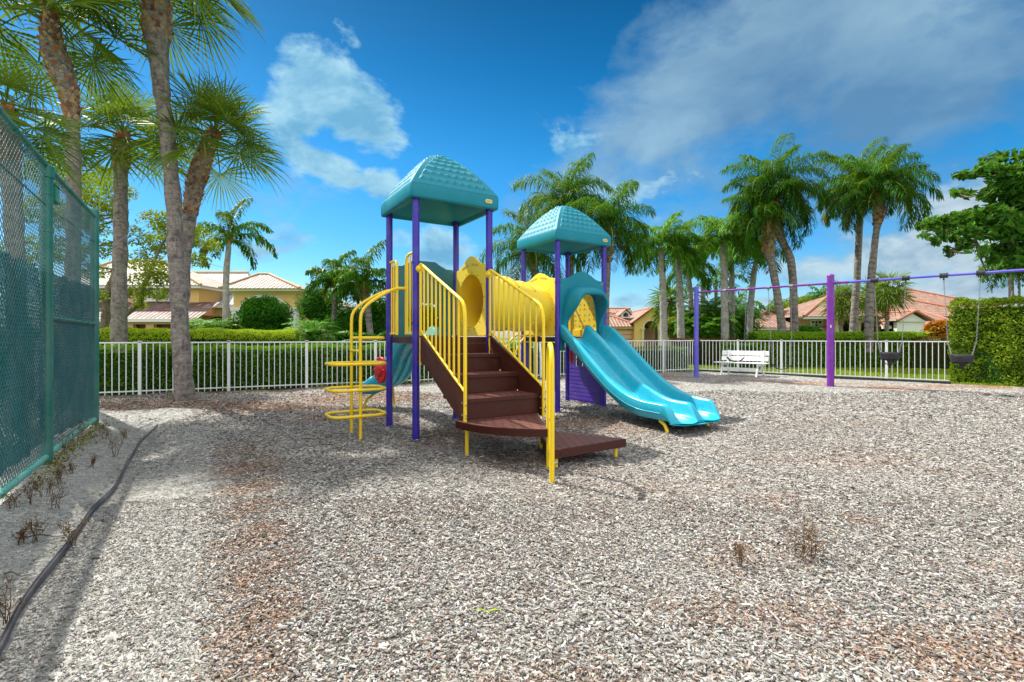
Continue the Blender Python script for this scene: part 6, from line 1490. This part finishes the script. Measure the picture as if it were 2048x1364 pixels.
for k, (px, py, Y, rad, mt, lb) in enumerate(((1352,655,34,(1.0,.8,.8),M_oak,'yellow leaved bush between the first two royal palms'), (1398,655,33,(1.4,.9,.9),M_bush,'green bush behind the blue violet swing post'), (1470,645,34,(1.8,1,1.3),M_bush,'dark bush behind the two close royal palm trunks'), (1482,672,30.5,(1.1,.7,.45),M_bush,'low bush left of the parked car'), (1612,668,30,(.9,.7,.5),M_bush,'low leafy bush before the pink house window'))):
    shrub('bush', S_(px, py, Y), rad, lb, mt, 1900, .16, .3, seed=120+k, cat='bush')
o = shrub('treetop', S_(1618, 622, 62), (4.8, 2.5, 1.9), 'bright green treetop behind the pink house roof, left of the thick purple post', M_oak, 5200, .30, .35, cat='tree', seed=130, lumps=10)
rosette('pygmy_date_palm', (wx(1829, 24), 24, 0), 'small arching pygmy date palm left of the tall clipped hedge', M_hedgelt, L=1.35, nf=34, ll=.32, seed=131, hang=.25, el0=85, el1=-5, droop=1.6, stem=.85, n=30, w=.03, tint0=.45)
shrub('croton', S_(1880, 660, 24), (.62, .5, .48), 'orange leaved croton shrub beside the tall clipped hedge', M_orange, 900, .16, .45, seed=132, core=True)
rosette('palm_clump', (wx(1625, 27), 27, 0), 'small dark fan plant left of the thick purple post', M_queen, L=.7, nf=18, ll=.3, seed=133, stem=1.1, n=14, w=.05)
# ------------------------------------------------------------------ hedges
def off(x0, x1, d): return [(x0, FL(x0)+d), (x1, FL(x1)+d)]
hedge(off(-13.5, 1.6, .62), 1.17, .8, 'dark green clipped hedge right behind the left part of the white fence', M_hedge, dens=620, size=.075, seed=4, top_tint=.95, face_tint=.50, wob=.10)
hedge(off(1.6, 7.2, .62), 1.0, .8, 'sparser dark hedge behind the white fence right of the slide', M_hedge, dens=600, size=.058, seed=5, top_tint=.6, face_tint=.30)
hedge([(-17.5, 15.4), (-11.5, 18.2), (-8.6, 19.4)], 1.68, 1.5, 'bright yellow green clipped hedge in front of the amber house', M_hedgelt, dens=750, size=.075, seed=6, top_tint=.85, face_tint=.12, wob=.10, round_top=.42)  # high top tint over a dark face paints the sunlit upper band
hedge([(11.4, 23.0), (18.6, 22.3)], 1.64, 1.3, 'light green clipped hedge beyond the lawn behind the swings', M_hedgemid, dens=800, size=.08, seed=7, top_tint=.95, face_tint=.4, round_top=.35)
hedge([(8.6, 26.0), (13.8, 24.2)], 1.33, .8, 'low red brown hedge left of the light green one', M_redleaf, dens=600, size=.07, seed=8, top_tint=.6, face_tint=.4)
hedge([(16.9, 22.4), (20.6, 20.9)], 1.42, .6, 'low red leaved hedge under the pygmy date palm', M_redleaf, dens=500, size=.07, seed=9, top_tint=.5, face_tint=.4)
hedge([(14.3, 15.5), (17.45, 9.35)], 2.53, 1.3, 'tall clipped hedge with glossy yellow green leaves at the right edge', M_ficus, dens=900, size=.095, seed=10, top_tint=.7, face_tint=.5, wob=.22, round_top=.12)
hedge([(9.6, 21.6), (11.2, 22.6)], 1.15, .9, 'shaded dark hedge behind the bench corner', M_hedge, dens=500, size=.06, seed=14, face_tint=.25)
# slender trunks beyond the lawn
rnd.seed(9)
for k in range(6):
    px = 1822+k*14+rnd.uniform(-3, 3); Y = 26+rnd.uniform(0, 3); mb = MB(); mb.tube([(wx(px, Y), Y, 0), (wx(px, Y)+.05, Y, .7), (wx(px, Y)-.04, Y, 1.35)], rnd.uniform(.03, .11), seg=8)
    for q in range(60): pass
    leaves(mb, np.array([[wx(px, Y), Y, 1.35]])+rng.normal(size=(120, 3))*.16, np.zeros((120, 3))+V3(0, 0, .5), .12, rng.random(120), mi=1)
    o = finish(mb, 'young_tree', [M_barkt, M_redleaf], label='slender young stem in the row beyond the lawn, left of the tall hedge', cat='sapling', group='slender stems beyond the lawn')
# ------------------------------------------------------------------ broad leaved trees
def branch_tree(name, trunks, clusters, label, mat, cat='tree', size=.16, per=240, barkm=None, seed=0, tint=.45, asp=.45, jit=1.0):
    b0 = trunks[0][0][-1]; t = thing(name, tuple(b0), label, cat)
    mb = MB()
    for P, R in trunks: PP, RR = smooth_path(P, R, 26); mb.tube(PP, RR*(1+.12*np.sin(np.arange(26)*1.7)), seg=9)
    tips = np.concatenate([np.array(P) for P, R in trunks])
    for c, r in clusters:
        k = tips[np.argmin(np.linalg.norm(tips-c, axis=1))]; m_ = (k+c)/2+V3(0, 0, -.1); PP, RR = smooth_path([k, m_, np.array(c)], [.045, .03, .008], 8); mb.tube(PP, RR, seg=5)
        for q in range(4): e = np.array(c)+rng.normal(size=3)*np.array(r)*.7; mb.tube([m_*.3+np.array(c)*.7, e], [.012, .004], seg=4)
    finish(mb, 'trunk', barkm or M_barkt, t); mb = MB()
    for i, (c, r) in enumerate(clusters):
        n = int(per*np.prod(np.array(r))**(2/3)*3.2); d = rng.normal(size=(n, 3)); d /= np.linalg.norm(d, axis=1, keepdims=True); rr = rng.uniform(.25, 1.15, n)**.6
        C = np.array(c)+d*np.array(r)*rr[:, None]; f = fbm(C*1.0, 1.6, seed+i); k = f > -.28; C = C[k]; d = d[k]
        leaves(mb, C, d*.3+V3(0, 0, .6), size, tint+f[k]*.45+rng.uniform(-.25, .25, k.sum()), asp=asp, jit=jit)
    finish(mb, 'crown', mat, t); return t
def px3(Y, *pts): return [S_(a, b, Y) for a, b in pts]
Yt = 19.5
tr = [(px3(Yt, (232,540),(214,590),(211,640),(200,680),(198,735)), [.10,.14,.16,.17,.20]), (px3(Yt, (345,455),(318,500),(300,545),(286,575),(282,600),(262,620),(238,645),(222,700)), [.04,.05,.07,.09,.10,.11,.12,.13]), (px3(Yt, (240,430),(238,480),(232,540)), [.04,.06,.10])]
cl = []
for px, py, r in ((205,355,.75),(240,385,.6),(190,400,.7),(200,450,.7),(215,500,.6),(185,540,.6),(190,590,.45),(262,470,.6),(285,520,.7),(320,485,.75),(350,450,.8),(310,440,.6),(335,540,.75),(300,560,.65),(275,585,.5),(320,590,.4),(372,480,.6),(395,520,.5),(400,470,.6),(420,490,.4),(365,425,.5),(280,610,.3),(345,585,.35),(225,420,.5),(160,370,.8),(150,440,.9),(130,500,.9),(90,420,1.0),(60,500,1.0),(100,350,.9)):
    cl.append((S_(px, py, Yt+rnd.uniform(-.9, .9)), (r, r*.9, r*.62)))
branch_tree('broadleaf_tree', tr, cl, 'light green spreading tree with crooked branches in front of the amber house', M_oak, size=.15, per=620, seed=3, tint=.5)
Yr = 15.5; cl = []
for px, py, r in ((2045,325,.55),(2035,360,.55),(2060,350,.6),(1985,320,.28),(1968,335,.22),(2000,345,.35),(2020,385,.5),(1950,350,.16),(1930,350,.16),(1915,352,.12),(1985,385,.25),(1960,388,.18),(1935,388,.15),(1915,385,.13),(2050,410,.6),(2010,420,.45),(1985,430,.4),(1960,430,.35),(1930,440,.35),(1900,440,.30),(1875,445,.28),(1852,450,.2),(1842,455,.15),(1855,475,.18),(1880,470,.25),(1910,470,.30),(1950,465,.38),(1990,460,.42),(2030,455,.55),(2060,450,.6),(1895,500,.14),(1905,508,.10),(1925,490,.22),(1955,500,.20),(1970,508,.15),(2010,500,.35),(2040,500,.5),(2035,530,.4),(1985,520,.15),(1990,550,.14),(1975,546,.10),(2070,520,.5),(2080,400,.8),(2110,450,.9),(2100,350,.7),(1868,485,.12)):
    cl.append((S_(px, py, Yr+rnd.uniform(-.7, .5)), (r*1.25, r*1.1, r*.7)))
tr = [(px3(Yr, (2060,420),(2095,480),(2110,560),(2115,690),(2116,762)), [.10,.15,.18,.20,.24]), (px3(Yr, (1850,462),(1900,452),(1960,448),(2020,442),(2095,500)), [.01,.02,.03,.05,.09]), (px3(Yr, (1920,352),(1975,345),(2030,370),(2080,440)), [.01,.015,.03,.07]), (px3(Yr, (1915,388),(1960,390),(2020,395),(2080,440)), [.01,.015,.03,.06]), (px3(Yr, (1900,500),(1950,480),(2010,470),(2095,500)), [.01,.015,.03,.07])]
branch_tree('large_leaf_tree', tr, cl, 'dark glossy tree with large leaves reaching in over the swings', M_big, size=.30, per=330, seed=9, tint=.38, asp=.5, jit=.9)
# ------------------------------------------------------------------ weeds and litter
def W_(px, py): Y = gY(py); return wx(px, Y), Y
for k, (px, py, h, lb, n_, ln) in enumerate(((1612,1118,.30,'dry twiggy weed standing alone in the chips at lower right',8,(.25,.05)), (1484,1128,.16,'short dry weed left of the taller twiggy one in the chips',4,(-.05,0)))):
    x, y = W_(px, py); dry_weed('dry_weed', x, y, h, lb, n_, 200+k, lean=ln, nl=60, leaf=.011, spread=.22)
for k, (px, py, h) in enumerate(((100,925,.30),(130,905,.36),(150,890,.42),(165,870,.42),(120,960,.18),(90,985,.2),(60,1000,.25),(110,1010,.28),(210,870,.32),(232,905,.34),(250,870,.2),(185,925,.14),(30,1010,.2),(70,1075,.22),(150,1085,.2),(8,1240,.24),(140,940,.14),(40,1080,.14))):
    x, y = W_(px, py+8); dry_weed('dry_weed', x, y, h, 'thin dry weed sprouting along the foot of the green chain link fence', 4, 210+k, nl=24, leaf=.013, group='dry weeds by the chain link fence', spread=.35)
def sprout(px, py, h, label, seed, n=5, lean=0.0, cat='seedling'):
    rnd.seed(seed); x, y = W_(px, py); acc = newacc()
    for i in range(n):
        a = rnd.uniform(0, 6.28) if lean == 0 else rnd.choice((0, 3.1))+rnd.uniform(-.4, .4); P = [V3(x, y, 0)]; d = unit(V3(math.cos(a)*(.5+abs(lean)), math.sin(a)*.3, 1)); hh = h*rnd.uniform(.5, 1)
        for k in range(4): P.append(P[-1]+d*hh/4); d = unit(d+V3(math.cos(a)*.35, math.sin(a)*.2, -.30))
        v, q = ribbon(P[:4], (.006, .009, .007, .001), [V3(-math.sin(a), math.cos(a), .2)]*4); acc['v'].append(v); acc['q'].append(q); acc['t'].append(rnd.uniform(.5, .9))
    finish(acc_to_mb(acc), 'grass_sprout', [M_hedgelt, M_hedgelt], label=label, cat=cat)
sprout(975, 1225, .10, 'small green grass sprout in the chips at the bottom centre', 301, 6, 1.0); sprout(1733, 1010, .11, 'upright green sprout in the chips near the right side', 302, 3)
sprout(281, 882, .16, 'green grass tuft beside the upper end of the edging strip', 303, 4); sprout(1655, 800, .05, 'tiny green sprout in front of the thick purple post', 304, 3)
rnd.seed(44)
for k, (px, py, ln, a, lb) in enumerate(((95,1078,.26,.25,'thin dark twig lying on the pale gravel'), (38,1155,.18,.2,'short thick twig on the gravel at the left edge'), (310,1185,.16,-.3,'curved twig lying on the fine chips'), (1090,1080,.12,1.0,'thin splinter on the chips below the hand loop'), (600,1010,.10,.4,'slim twig on the chips left of the stairs'))):
    x, y = W_(px, py); mb = MB(); P = [V3(x+ln*(q-.5)*math.cos(a), y+ln*(q-.5)*math.sin(a)+.02*math.sin(q*5+k), .022+.008*math.sin(q*7)) for q in np.linspace(0, 1, 7)]; mb.tube(P, [.004, .0045, .004, .004, .003, .0025, .0015], seg=6)
    mb.tube([P[3], P[3]+V3(.03, .03, .01)], [.0025, .001], seg=5); finish(mb, 'twig', M_barkt, label=lb, cat='twig')
# fallen leaves near the palm
n = 900; x = rng.normal(-5.5, 2.6, n); y = FL(x)-.15-np.abs(rng.normal(0, .7, n)); k = in_play(x, y); x, y = x[k], y[k]; mb = MB()
leaves(mb, np.stack([x, y, ground_z(x, y)+.03], 1), np.tile(V3(0, 0, 1), (len(x), 1)), rng.uniform(.03, .09, len(x)), rng.random(len(x)), asp=.4, jit=.3)
m, t_, b, o_ = newmat('fallen_leaf'); t_.l(t_.ramp(attr(t_, 'tint'), [(0, (.12,.05,.03)), (.5, (.28,.13,.07)), (1, (.40,.26,.12))]), b.inputs['Base Color']); b.inputs['Roughness'].default_value = .8
finish(mb, 'fallen_leaves', m, label='scattered brown fallen leaves along the foot of the white fence', cat='leaf litter', kind='stuff')
# weeds at the foot of the fence
n = 1800; x = rng.uniform(-10, 7.5, n); y = FL(x)+rng.normal(.02, .06, n); k = fbm(np.stack([x, y, x*0], 1), .8, 3.) > .0; x, y = x[k], y[k]; mb = MB()
leaves(mb, np.stack([x, y, np.abs(rng.normal(0, .06, len(x)))+.02], 1), np.tile(V3(0, -.5, .8), (len(x), 1)), rng.uniform(.04, .10, len(x)), rng.random(len(x)), asp=.4)
finish(mb, 'weeds', M_hedgelt, label='low green weeds along the foot of the left white fence', cat='weeds', kind='stuff')
n = 700; q = rng.uniform(-1.0, 2.9, n); x = c1[0]+dd[0]*q+nrm[0]*np.abs(rng.normal(.10, .09, n)); y = c1[1]+dd[1]*q+nrm[1]*np.abs(rng.normal(.1, .09, n)); mb = MB()
leaves(mb, np.stack([x, y, ground_z(x, y)+np.abs(rng.normal(0, .035, n))+.01], 1), np.tile(V3(.4, -.4, .8), (n, 1)), rng.uniform(.02, .055, n), rng.random(n), asp=.35)
finish(mb, 'weeds', foliage('mossy_weed', (.10, .06, .02), (.30, .30, .03), .2, .7), label='low mossy brown and green weeds at the foot of the chain link fence', cat='weeds', kind='stuff')
